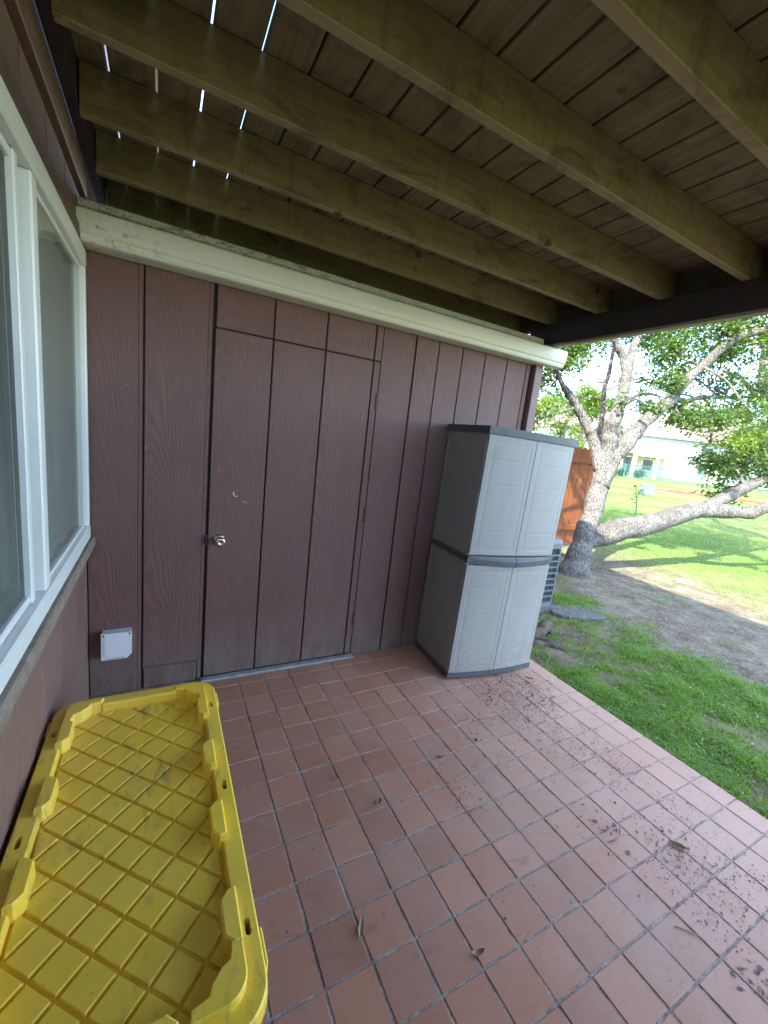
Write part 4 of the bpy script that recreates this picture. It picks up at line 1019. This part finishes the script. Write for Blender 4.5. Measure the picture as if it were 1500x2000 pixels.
BR = [
 ([(5.02, 1.33, -.55), (5.03, 1.335, -.06), (5.07, 1.355, .12), (5.144, 1.387, .315), (5.29, 1.443, .689), (5.438, 1.507, 1.106), (5.574, 1.57, 1.491), (5.672, 1.631, 1.80)], [.30, .235, .185, .160, .138, .132, .140, .11]),
 ([(5.52, 1.59, 1.45), (5.433, 1.728, 1.872), (5.363, 1.80, 2.029), (5.22, 1.861, 2.223), (5.087, 1.911, 2.384), (4.955, 1.952, 2.506), (4.837, 1.982, 2.621), (4.721, 2.024, 2.791), (4.643, 2.059, 3.028), (4.5, 2.2, 3.5)], [.09, .075, .07, .065, .06, .055, .04, .03, .022, .01]),
 ([(5.62, 1.60, 1.60), (5.645, 1.625, 1.85), (5.635, 1.641, 1.989), (5.590, 1.622, 2.22)], [.12, .115, .110, .095]),
 ([(5.64, 1.63, 1.62), (5.922, 1.794, 2.089), (6.085, 1.89, 2.424), (6.196, 1.937, 2.663), (6.292, 2.003, 2.953), (6.353, 2.067, 3.144)], [.11, .10, .095, .09, .085, .085]),
 ([(6.33, 2.05, 3.07), (6.285, 2.135, 3.29), (6.161, 2.177, 3.437), (6.038, 2.217, 3.583), (5.823, 2.302, 3.972), (5.6, 2.5, 4.8)], [.075, .06, .055, .05, .04, .02]),
 ([(6.34, 2.05, 3.08), (6.452, 2.107, 3.318), (6.544, 2.154, 3.509), (6.717, 2.225, 3.748), (6.92, 2.331, 4.235), (7.2, 2.5, 5.2)], [.075, .065, .06, .055, .045, .02]),
 ([(5.50, 1.52, 1.22), (5.674, 1.541, 1.617), (5.857, 1.537, 1.801), (6.152, 1.558, 2.123), (6.598, 1.559, 2.474), (6.903, 1.558, 2.722), (7.087, 1.515, 3.003), (7.315, 1.445, 3.265), (7.536, 1.281, 3.623), (7.659, 1.127, 3.763), (7.98, .866, 3.924), (8.6, .5, 4.3)], [.13, .115, .105, .10, .095, .085, .08, .075, .07, .065, .055, .03]),
 ([(6.90, 1.55, 2.70), (7.464, 1.601, 2.744), (8.013, 1.676, 2.883), (9.088, 1.577, 3.033), (10.315, 1.411, 3.261)], [.05, .045, .04, .03, .015]),
 ([(5.16, 1.41, .40), (5.44, 1.325, .505), (5.803, 1.261, .61), (6.446, 1.165, .745), (7.116, 1.067, .942), (7.461, 1.009, 1.02)], [.12, .160, .165, .155, .145, .13]),
 ([(7.40, 1.02, 1.00), (7.977, .994, 1.198), (8.486, .98, 1.368), (9.298, .937, 1.64), (10.188, .862, 1.969), (11, .8, 2.4)], [.115, .105, .095, .085, .06, .03]),
 ([(7.38, 1.03, .99), (7.813, .818, 1.03), (8.165, .627, 1.053), (8.398, .523, 1.172), (8.972, .358, 1.347), (9.6, 0.2, 1.5)], [.12, .11, .10, .085, .06, .03]),
 ([(6.19, 1.93, 2.57), (6.506, 1.891, 2.707), (6.793, 1.86, 2.764), (7.232, 1.849, 2.759)], [.035, .03, .022, .012]),
 ([(6.04, 1.86, 2.40), (5.967, 1.577, 2.559), (5.91, 1.358, 2.474), (5.956, 1.207, 2.428)], [.03, .022, .018, .01]),
 ([(5.12, 1.90, 2.33), (4.817, 1.911, 2.224), (4.539, 1.925, 2.117), (4.338, 1.901, 2.022)], [.025, .02, .015, .008]),
 ([(8.013, 1.676, 2.883), (8.3, 1.5, 2.62), (8.65, 1.45, 2.55), (9.0, 1.57, 2.95)], [.022, .018, .016, .012]),
 ([(7.3, 1.45, 3.26), (7.1, 1.0, 3.0), (7.0, .7, 2.7), (6.95, .5, 2.5)], [.025, .018, .012, .007]),
]
CL = []
rg = random.Random(3)
def cl(x, y, z, r, n, L=0.068): CL.append((x, y, z, r, n, L))
# crown clumps: left of the trunk, above, and out along the right and low limbs
for x, y, z, r, n in ((4.65, 2.05, 2.95, .42, 520), (4.95, 2.2, 3.15, .40, 420), (5.35, 2.3, 3.3, .38, 380), (4.45, 2.3, 2.6, .38, 330), (4.3, 1.9, 2.15, .30, 200), (5.0, 2.6, 2.75, .33, 230), (5.6, 2.5, 3.55, .42, 380),
                      (5.3, 2.6, 4.1, .7, 700), (4.3, 2.4, 3.9, .8, 700), (6.2, 2.6, 4.4, .8, 800), (7.0, 2.3, 4.6, .8, 800), (7.3, 2.2, 3.75, .55, 560), (7.6, 1.5, 3.9, .55, 560), (7.1, 1.8, 3.5, .40, 340),
                      (7.9, 1.1, 4.15, .6, 620), (8.3, 1.6, 3.7, .55, 520), (8.6, .9, 3.9, .6, 520), (7.7, 2.3, 3.2, .45, 330), (8.4, 2.2, 3.4, .5, 360), (6.75, 1.5, 2.95, .28, 190),
                      (7.3, 1.6, 2.55, .38, 400), (7.7, 1.35, 2.45, .36, 380), (7.0, 1.35, 2.38, .28, 230), (8.1, 1.5, 2.6, .42, 420), (8.7, 1.5, 2.75, .45, 420), (9.3, 1.4, 2.9, .5, 420), (8.9, 1.9, 3.2, .5, 330), (9.8, 1.5, 3.4, .6, 420),
                      (9.0, 1.1, 1.95, .50, 560), (9.6, 1.2, 2.2, .55, 560), (8.6, 1.45, 1.75, .42, 420), (9.3, .8, 1.6, .4, 330), (10.2, 1.1, 2.3, .7, 620), (9.9, 1.7, 1.7, .55, 420), (10.8, 1.2, 2.7, .7, 420), (9.2, 1.5, 1.25, .40, 260),
                      (8.5, .35, 1.05, .16, 50), (9.2, .3, 1.45, .35, 160), (5.95, 1.2, 2.42, .16, 70), (4.7, 2.22, 3.45, .5, 420), (5.92, 2.77, 3.75, .5, 360), (8.11, 2.81, 4.1, .7, 500), (9.2, 1.73, 1.85, .5, 420), (4.0, 2.2, 3.2, .5, 300), (7.0, .5, 2.5, .25, 120), (6.6, 1.85, 2.75, .16, 60), (6.0, 1.75, 2.55, .12, 36), (6.35, 2.1, 2.95, .13, 36),
                      (9.5, 2.6, 4.4, 1.0, 700), (8.4, 3.2, 4.8, 1.1, 800), (10.5, 1.8, 4.6, 1.1, 700), (6.6, 3.4, 5.2, 1.2, 900), (5.0, 3.3, 5.0, 1.2, 900), (8.0, 1.2, 5.6, 1.3, 900), (6.4, 1.6, 6.0, 1.3, 900)):
    cl(x, y, z, r, int(n * 2.3))
def add_twigs(branches, clusters, seed):
    rg = random.Random(seed); nodes = [(Vector(p), r) for pts, rads in branches for p, r in zip(*smooth_path(pts, rads, 4))]; out = []
    for c in clusters:
        cv = Vector(c[:3]); b, br = min(nodes, key=lambda q: (q[0] - cv).length + 0.5 * q[1])
        d = cv - b
        if d.length > 3.5: continue
        mid = b + d * .5 + Vector((rg.gauss(0, .1), rg.gauss(0, .1), rg.gauss(.05, .08))) * d.length
        r0 = min(.022, br * .6 + .004); out.append(([b, b * .55 + mid * .45, mid, cv], [r0, r0 * .8, r0 * .6, r0 * .3]))
        for _ in range(5):
            e = cv + Vector((rg.gauss(0, .5), rg.gauss(0, .5), rg.gauss(0, .3))) * c[3]; st = mid.lerp(cv, rg.uniform(.2, 1))
            out.append(([st, st.lerp(e, .5) + Vector((0, 0, rg.gauss(0, .03))), e], [r0 * .45, r0 * .32, r0 * .12]))
    return out
link('trunk', tree_mesh(BR + add_twigs(BR, CL, 4)), 'bark', tr, tuple(-v for v in tr.location))
V, F = leaves_mesh(CL, 5); lv = pydata('crown', V, F, 'leaf', tr); lv.location = -tr.location
CLY = [(8.0, 1.3, 2.15, .28, 200, .08), (8.5, 1.2, 2.2, .30, 220, .08), (7.4, 1.7, 3.25, .25, 160, .08), (9.2, .95, 2.35, .30, 160, .08), (5.1, 2.05, 3.0, .22, 120, .08), (7.75, 1.2, 3.75, .35, 200, .08)]
V, F = leaves_mesh(CLY, 8); lv = pydata('young_leaves', V, F, 'leaf_yellow', tr); lv.location = -tr.location

def far_tree(name, base, trunkpts, rads, clusters, label, seed, mat='leaf', L=0.12, bark='bark_dark', group=None):
    t = empty(name, base); tag(t, label, 'tree', group)
    o = link('trunk', tree_mesh([(trunkpts, rads)] if not isinstance(trunkpts[0][0], tuple) else list(zip(trunkpts, rads)), 4, 9), bark, t); o.location = -t.location
    V, F = leaves_mesh([(c[0], c[1], c[2], c[3], c[4], L) for c in clusters], seed); o = pydata('crown', V, F, mat, t); o.location = -t.location
def pts_at(x, y): return gz(x, y)
far_tree('slender_tree', (8.1, 3.5, gz(8.1, 3.5)),
 [((8.05, 3.45, -.1), (8.09, 3.5, 1.0), (8.11, 3.557, 2.141), (8.181, 3.644, 2.741), (8.204, 3.724, 3.182), (8.279, 3.739, 3.455), (8.325, 3.778, 3.756), (8.4, 3.85, 5.0)),
  ((8.203, 3.743, 3.27), (8.088, 3.925, 3.283), (7.939, 4.124, 3.282), (7.7, 4.3, 3.35)), ((8.179, 3.67, 2.861), (8.001, 3.785, 2.937), (7.804, 3.883, 2.89), (7.5, 4.0, 2.95)), ((8.2, 3.7, 3.1), (8.5, 3.5, 3.3), (8.9, 3.3, 3.5))],
 [(.09, .075, .06, .055, .055, .05, .045, .03), (.022, .018, .014, .008), (.022, .018, .014, .008), (.02, .016, .01)],
 [(8.0, 4.2, 4.0, .8, 520), (7.2, 4.4, 3.6, .55, 260), (8.9, 3.6, 4.3, .9, 560), (8.4, 3.9, 5.4, 1.2, 700), (7.3, 3.9, 2.75, .4, 150), (8.6, 3.4, 2.3, .4, 170)], 'slender dark-trunked tree standing behind the orange fence', 11, L=0.09)
far_tree('dark_tree', (13.7, 1.3, gz(13.7, 1.3)),
 [((13.75, 1.25, -.2), (13.44, 1.49, .82), (13.15, 1.93, 2.12), (12.75, 2.34, 3.04), (12.53, 2.61, 3.74), (12.56, 2.75, 4.48), (12.7, 2.9, 6)), ((12.45, 2.6, 3.5), (12.1, 2.9, 3.9), (11.7, 3.2, 4.1))],
 [(.16, .14, .13, .12, .11, .10, .05), (.07, .05, .03)],
 [(12.0, 3.2, 4.6, 1.1, 700), (11.5, 2.2, 3.6, .8, 420), (13.0, 2.4, 5.6, 1.5, 900), (12.2, 1.9, 2.6, .8, 520), (13.0, 2.3, 2.0, .9, 560), (11.8, 2.7, 1.9, .6, 260), (13.8, 1.8, 3.6, 1.3, 700)], 'dark-trunked leafy tree behind the drooping low limb', 12, 'leaf_dark', 0.11)
def blob_tree(x, y, h, r, n, label, seed, mat='leaf', L=0.30):
    z = gz(x, y); rr = random.Random(seed)
    cs = [(x + rr.uniform(-.6, .6) * r, y + rr.uniform(-.6, .6) * r, z + h * rr.uniform(.42, .95), r * rr.uniform(.32, .5), n) for _ in range(9)]
    tp = [((x, y, z - .2), (x + .1, y, z + h * .3), (x, y + .2, z + h * .6), (x + .2, y, z + h * .85))]
    for _ in range(4):
        a = rr.uniform(0, 6.28); tp.append(((x + .05, y, z + h * .35), (x + r * .3 * math.cos(a), y + r * .3 * math.sin(a), z + h * .55), (x + r * .55 * math.cos(a), y + r * .55 * math.sin(a), z + h * .72)))
    far_tree('background_tree', (x, y, z), tp, [(r * .09, r * .075, r * .05, r * .02)] + [(r * .04, r * .03, r * .012)] * 4, cs, label, seed, mat, L, group='trees in the background')
blob_tree(18.5, 12.8, 5.0, 2.0, 520, 'bushy light green tree left of the fence end behind the slender tree', 21, 'leaf_yellow', .16)
blob_tree(30.0, 20.5, 6.5, 2.6, 520, 'round tree standing in front of the house roof left of the trunk', 22, 'leaf', .24)
blob_tree(58, 20.0, 8.5, 3.6, 520, 'broad tree to the right of the white house', 23, 'leaf', .34)
blob_tree(66, 36, 11, 4.2, 480, 'tall tree rising behind the white house roof', 24, 'leaf_dark', .42)
blob_tree(38, 6.0, 6.0, 2.6, 520, 'leafy tree growing beside the mulch bed', 25, 'leaf_dark', .26)
blob_tree(44, 40, 9.5, 4.0, 480, 'large tree at the left end of the white house', 26, 'leaf_dark', .40)
# sapling on the lawn
z0 = gz(12.87, 5.15)
far_tree('sapling', (12.87, 5.15, z0), [(12.87, 5.12, z0 - .05), (12.90, 5.17, z0 + .4), (12.87, 5.3, z0 + .95)], (.018, .014, .006), [(12.88, 5.2, z0 + .85, .18, 60), (12.9, 5.2, z0 + .55, .14, 30), (12.88, 5.2, z0 + .25, .10, 16)], 'thin young sapling on the sunlit lawn', 31, 'leaf', .08)
def shrub(x, y, r, label, seed):
    z = gz(x, y); t = empty('shrub', (x, y, z)); tag(t, label, 'shrub', 'shrubs by the porch')
    V, F = leaves_mesh([(x, y, z + r * .8, r, 900, .14), (x, y, z + r * .5, r * .9, 500, .14)], seed); o = pydata('foliage', V, F, 'leaf_dark', t); o.location = -t.location
    o = link('stem', tree_mesh([([(x, y, z - .1), (x + .03, y, z + r * .6), (x, y + .03, z + r)], [.05, .04, .02])], 3, 7), 'bark_dark', t); o.location = -t.location
shrub(40.4, 23.0, .62, 'round dark shrub before the porch of the white house, beside the tree trunk', 41); shrub(41.7, 22.2, .62, 'round dark shrub before the porch post of the white house', 42)

# ------------------------------------------------------------------ orange wooden fence
fn = empty('wooden_fence', (4.9, 2.62, -0.06)); tag(fn, 'orange-stained wooden picket fence behind the tree trunk', 'fence')
pm = None
for i in range(33):
    x = 2.42 + i * 0.1475
    if x + .14 > 7.26: break
    zt = 1.76 + random.uniform(-.01, .01); zb = 0.0
    if pm is None:
        bm = bmesh.new(); prism_bm(bm, [(-.07, 0), (.07, 0), (.07, 1.76), (.045, 1.80), (-.045, 1.80), (-.07, 1.76)], 1, -.009, .009); pm = me_bm(bm); pm.materials.append(MAT['fence'])
    o = link('picket', pm, None, fn, (x + .07 - 4.9, random.uniform(-.002, .002), 0.05 + random.uniform(-.01, .01)), (0, random.uniform(-.004, .004), 0))
for z in (0.28, 1.52):
    o = box('rail', (2.42, 2.55, z), (7.25, 2.6075, z + .088), 'fence', fn, .003); o.location -= fn.location
for x in (2.5, 4.9, 7.13): o = box('post', (x, 2.633, -0.2), (x + .09, 2.72, 1.72), 'fence', fn, .004); o.location -= fn.location

# ------------------------------------------------------------------ far side of the lawn
def local_frame(ox, oy, z):
    u = Vector((0.885, -0.4656, 0)); v = Vector((0.4656, 0.885, 0)); return u, v
hz0 = gz(50, 25) 
hs = empty('white_house', (50.0, 25.0, hz0), (0, 0, math.atan2(-0.4656, 0.885))); tag(hs, 'white two-storey house with brown roof and columned porch across the lawn', 'house')
def hb(name, lo, hi, mat, parent=None, bev=0): return box(name, lo, hi, mat, parent or hs, bev)
hb('wall', (-11.5, 0.6, -0.4), (14, 9.5, 4.75), 'house_white')
o = prism('roof', [(-0.2, 4.72), (5.05, 7.6), (10.3, 4.72), (10.3, 4.55), (-0.2, 4.55)], 0, -12.2, 14.6, 'shingle', hs)
hb('soffit_band', (-11.6, 0.46, 4.10), (14.1, 0.595, 4.53), 'soffit')
pr = prism('porch_roof', [(-2.6, 2.42), (-2.6, 2.58), (0.59, 3.55), (0.59, 2.42)], 0, -4.6, 1.1, 'shingle', hs)
hb('porch_beam', (-4.5, -2.55, 2.20), (1.05, -2.30, 2.415), 'house_white')
for x in (-4.4, -1.9, 0.55): hb('porch_column', (x, -2.5, -0.35), (x + .28, -2.28, 2.195), 'house_white', None, .02)
hb('porch_wall', (-4.5, 0.50, -0.3), (1.0, 0.597, 2.3), 'house_tan')
hb('porch_floor', (-4.6, -2.6, -0.4), (1.1, 0.495, -0.05), 'mortar')
def hwin(x0, x1, z0, z1, y=0.6):
    wn = empty('window', (0, 0, 0)); wn.parent = hs
    hb('pane', (x0, y - .06, z0), (x1, y - .02, z1), 'far_glass', wn)
    for lo, hi in (((x0 - .08, y - .1, z0 - .08), (x1 + .08, y - .015, z0)), ((x0 - .08, y - .1, z1), (x1 + .08, y - .015, z1 + .08)), ((x0 - .08, y - .1, z0), (x0, y - .015, z1)), ((x1, y - .1, z0), (x1 + .08, y - .015, z1))): hb('frame', lo, hi, 'house_white', wn)
hwin(-1.6, -0.4, 0.7, 1.9, 0.5); hwin(-3.9, -2.9, 0.2, 2.0, 0.5); hwin(5, 6.2, .9, 2.2); hwin(8.5, 9.7, .9, 2.2); hwin(5, 6.2, 3.0, 4.0); hwin(-8, -6.8, .9, 2.2)
# chain-link fence
cf = empty('chain_link_fence', (41.3, 18.5, gz(41.3, 18.5)), (0, 0, math.atan2(-0.4656, 0.885))); tag(cf, 'green chain-link fence before the white house', 'fence')
for i in range(-3, 7):
    bm = bmesh.new(); x = i * 2.4 - 3.4 if i else -0.0
    x = i * 2.4
    tube_bm(bm, [(x, 0, -0.2), (x, 0, 1.32)], [.04, .04], 8); link('post', me_bm(bm), 'chain', cf)
for z in (0.12, 1.28):
    bm = bmesh.new(); tube_bm(bm, [(-7.2, 0, z), (14.4, 0, z)], [.025, .025], 6); link('rail', me_bm(bm), 'chain', cf)
V = []; F = []
def wire(a, b, r=.006):
    bb = len(V); V.extend([(a[0] - r, 0.012, a[1]), (a[0] + r, 0.012, a[1]), (b[0] + r, 0.012, b[1]), (b[0] - r, 0.012, b[1]), (a[0] - r, 0.02, a[1]), (a[0] + r, 0.02, a[1]), (b[0] + r, 0.02, b[1]), (b[0] - r, 0.02, b[1])])
    F.extend([(bb, bb + 1, bb + 2, bb + 3), (bb + 7, bb + 6, bb + 5, bb + 4), (bb, bb + 3, bb + 7, bb + 4), (bb + 1, bb + 5, bb + 6, bb + 2)])
x = -7.2
while x < 14.4 - 1.16:
    wire((x, .12), (x + 1.16, 1.28)); wire((x + 1.16, .12), (x, 1.28)); x += 0.12
o = pydata('wire_mesh', V, F, 'chain', cf); o['kind'] = 'stuff'
# utility box
ub = empty('utility_box', (22.5, 10.3, gz(22.5, 10.3)), (0, 0, -0.49)); ub.scale = (.62, .62, .80); tag(ub, 'pale green utility box standing on the lawn', 'utility box')
hb('cabinet', (-.42, -.32, 0), (.42, .32, .62), 'util', ub, .02); 
bm = bmesh.new(); prism_bm(bm, [(-.36, .621), (.34, .621), (.34, .70), (-.36, .64)], 0, -.45, .45); link('lid', me_bm(bm), 'util', ub)
hb('door', (-.36, -.345, .06), (.36, -.322, .56), 'util', ub, .006); hb('warning_label', (-.06, -.349, .30), (.10, -.3455, .42), 'yellow_paint', ub)
# mulch bed
V = []; F = []; n = 30
for i in range(n + 1):
    t = i / n; x = 27.0 + t * 7; y = 13.6 - t * 8.5; wd = 0.7 + 0.35 * noise.noise(Vector((t * 6, 1, 1)))
    for s_ in (-1, -.5, 0, .5, 1):
        px, py = x + s_ * wd * .77, y + s_ * wd * .63; V.append((px, py, gz(px, py) + 0.006 + 0.16 * (1 - abs(s_) ** 2) * (0.8 + 0.4 * noise.noise(Vector((px, py, 0))))))
for i in range(n):
    for j in range(4): F.append((i * 5 + j, (i + 1) * 5 + j, (i + 1) * 5 + j + 1, i * 5 + j + 1))
tag(pydata('mulch_bed', V, F, 'mulch', smooth=True), 'strip of reddish mulch across the lawn', None, kind='structure')
print('objects', len(bpy.data.objects), 'tris', sum(len(o.data.polygons) for o in bpy.data.objects if o.type == 'MESH'))
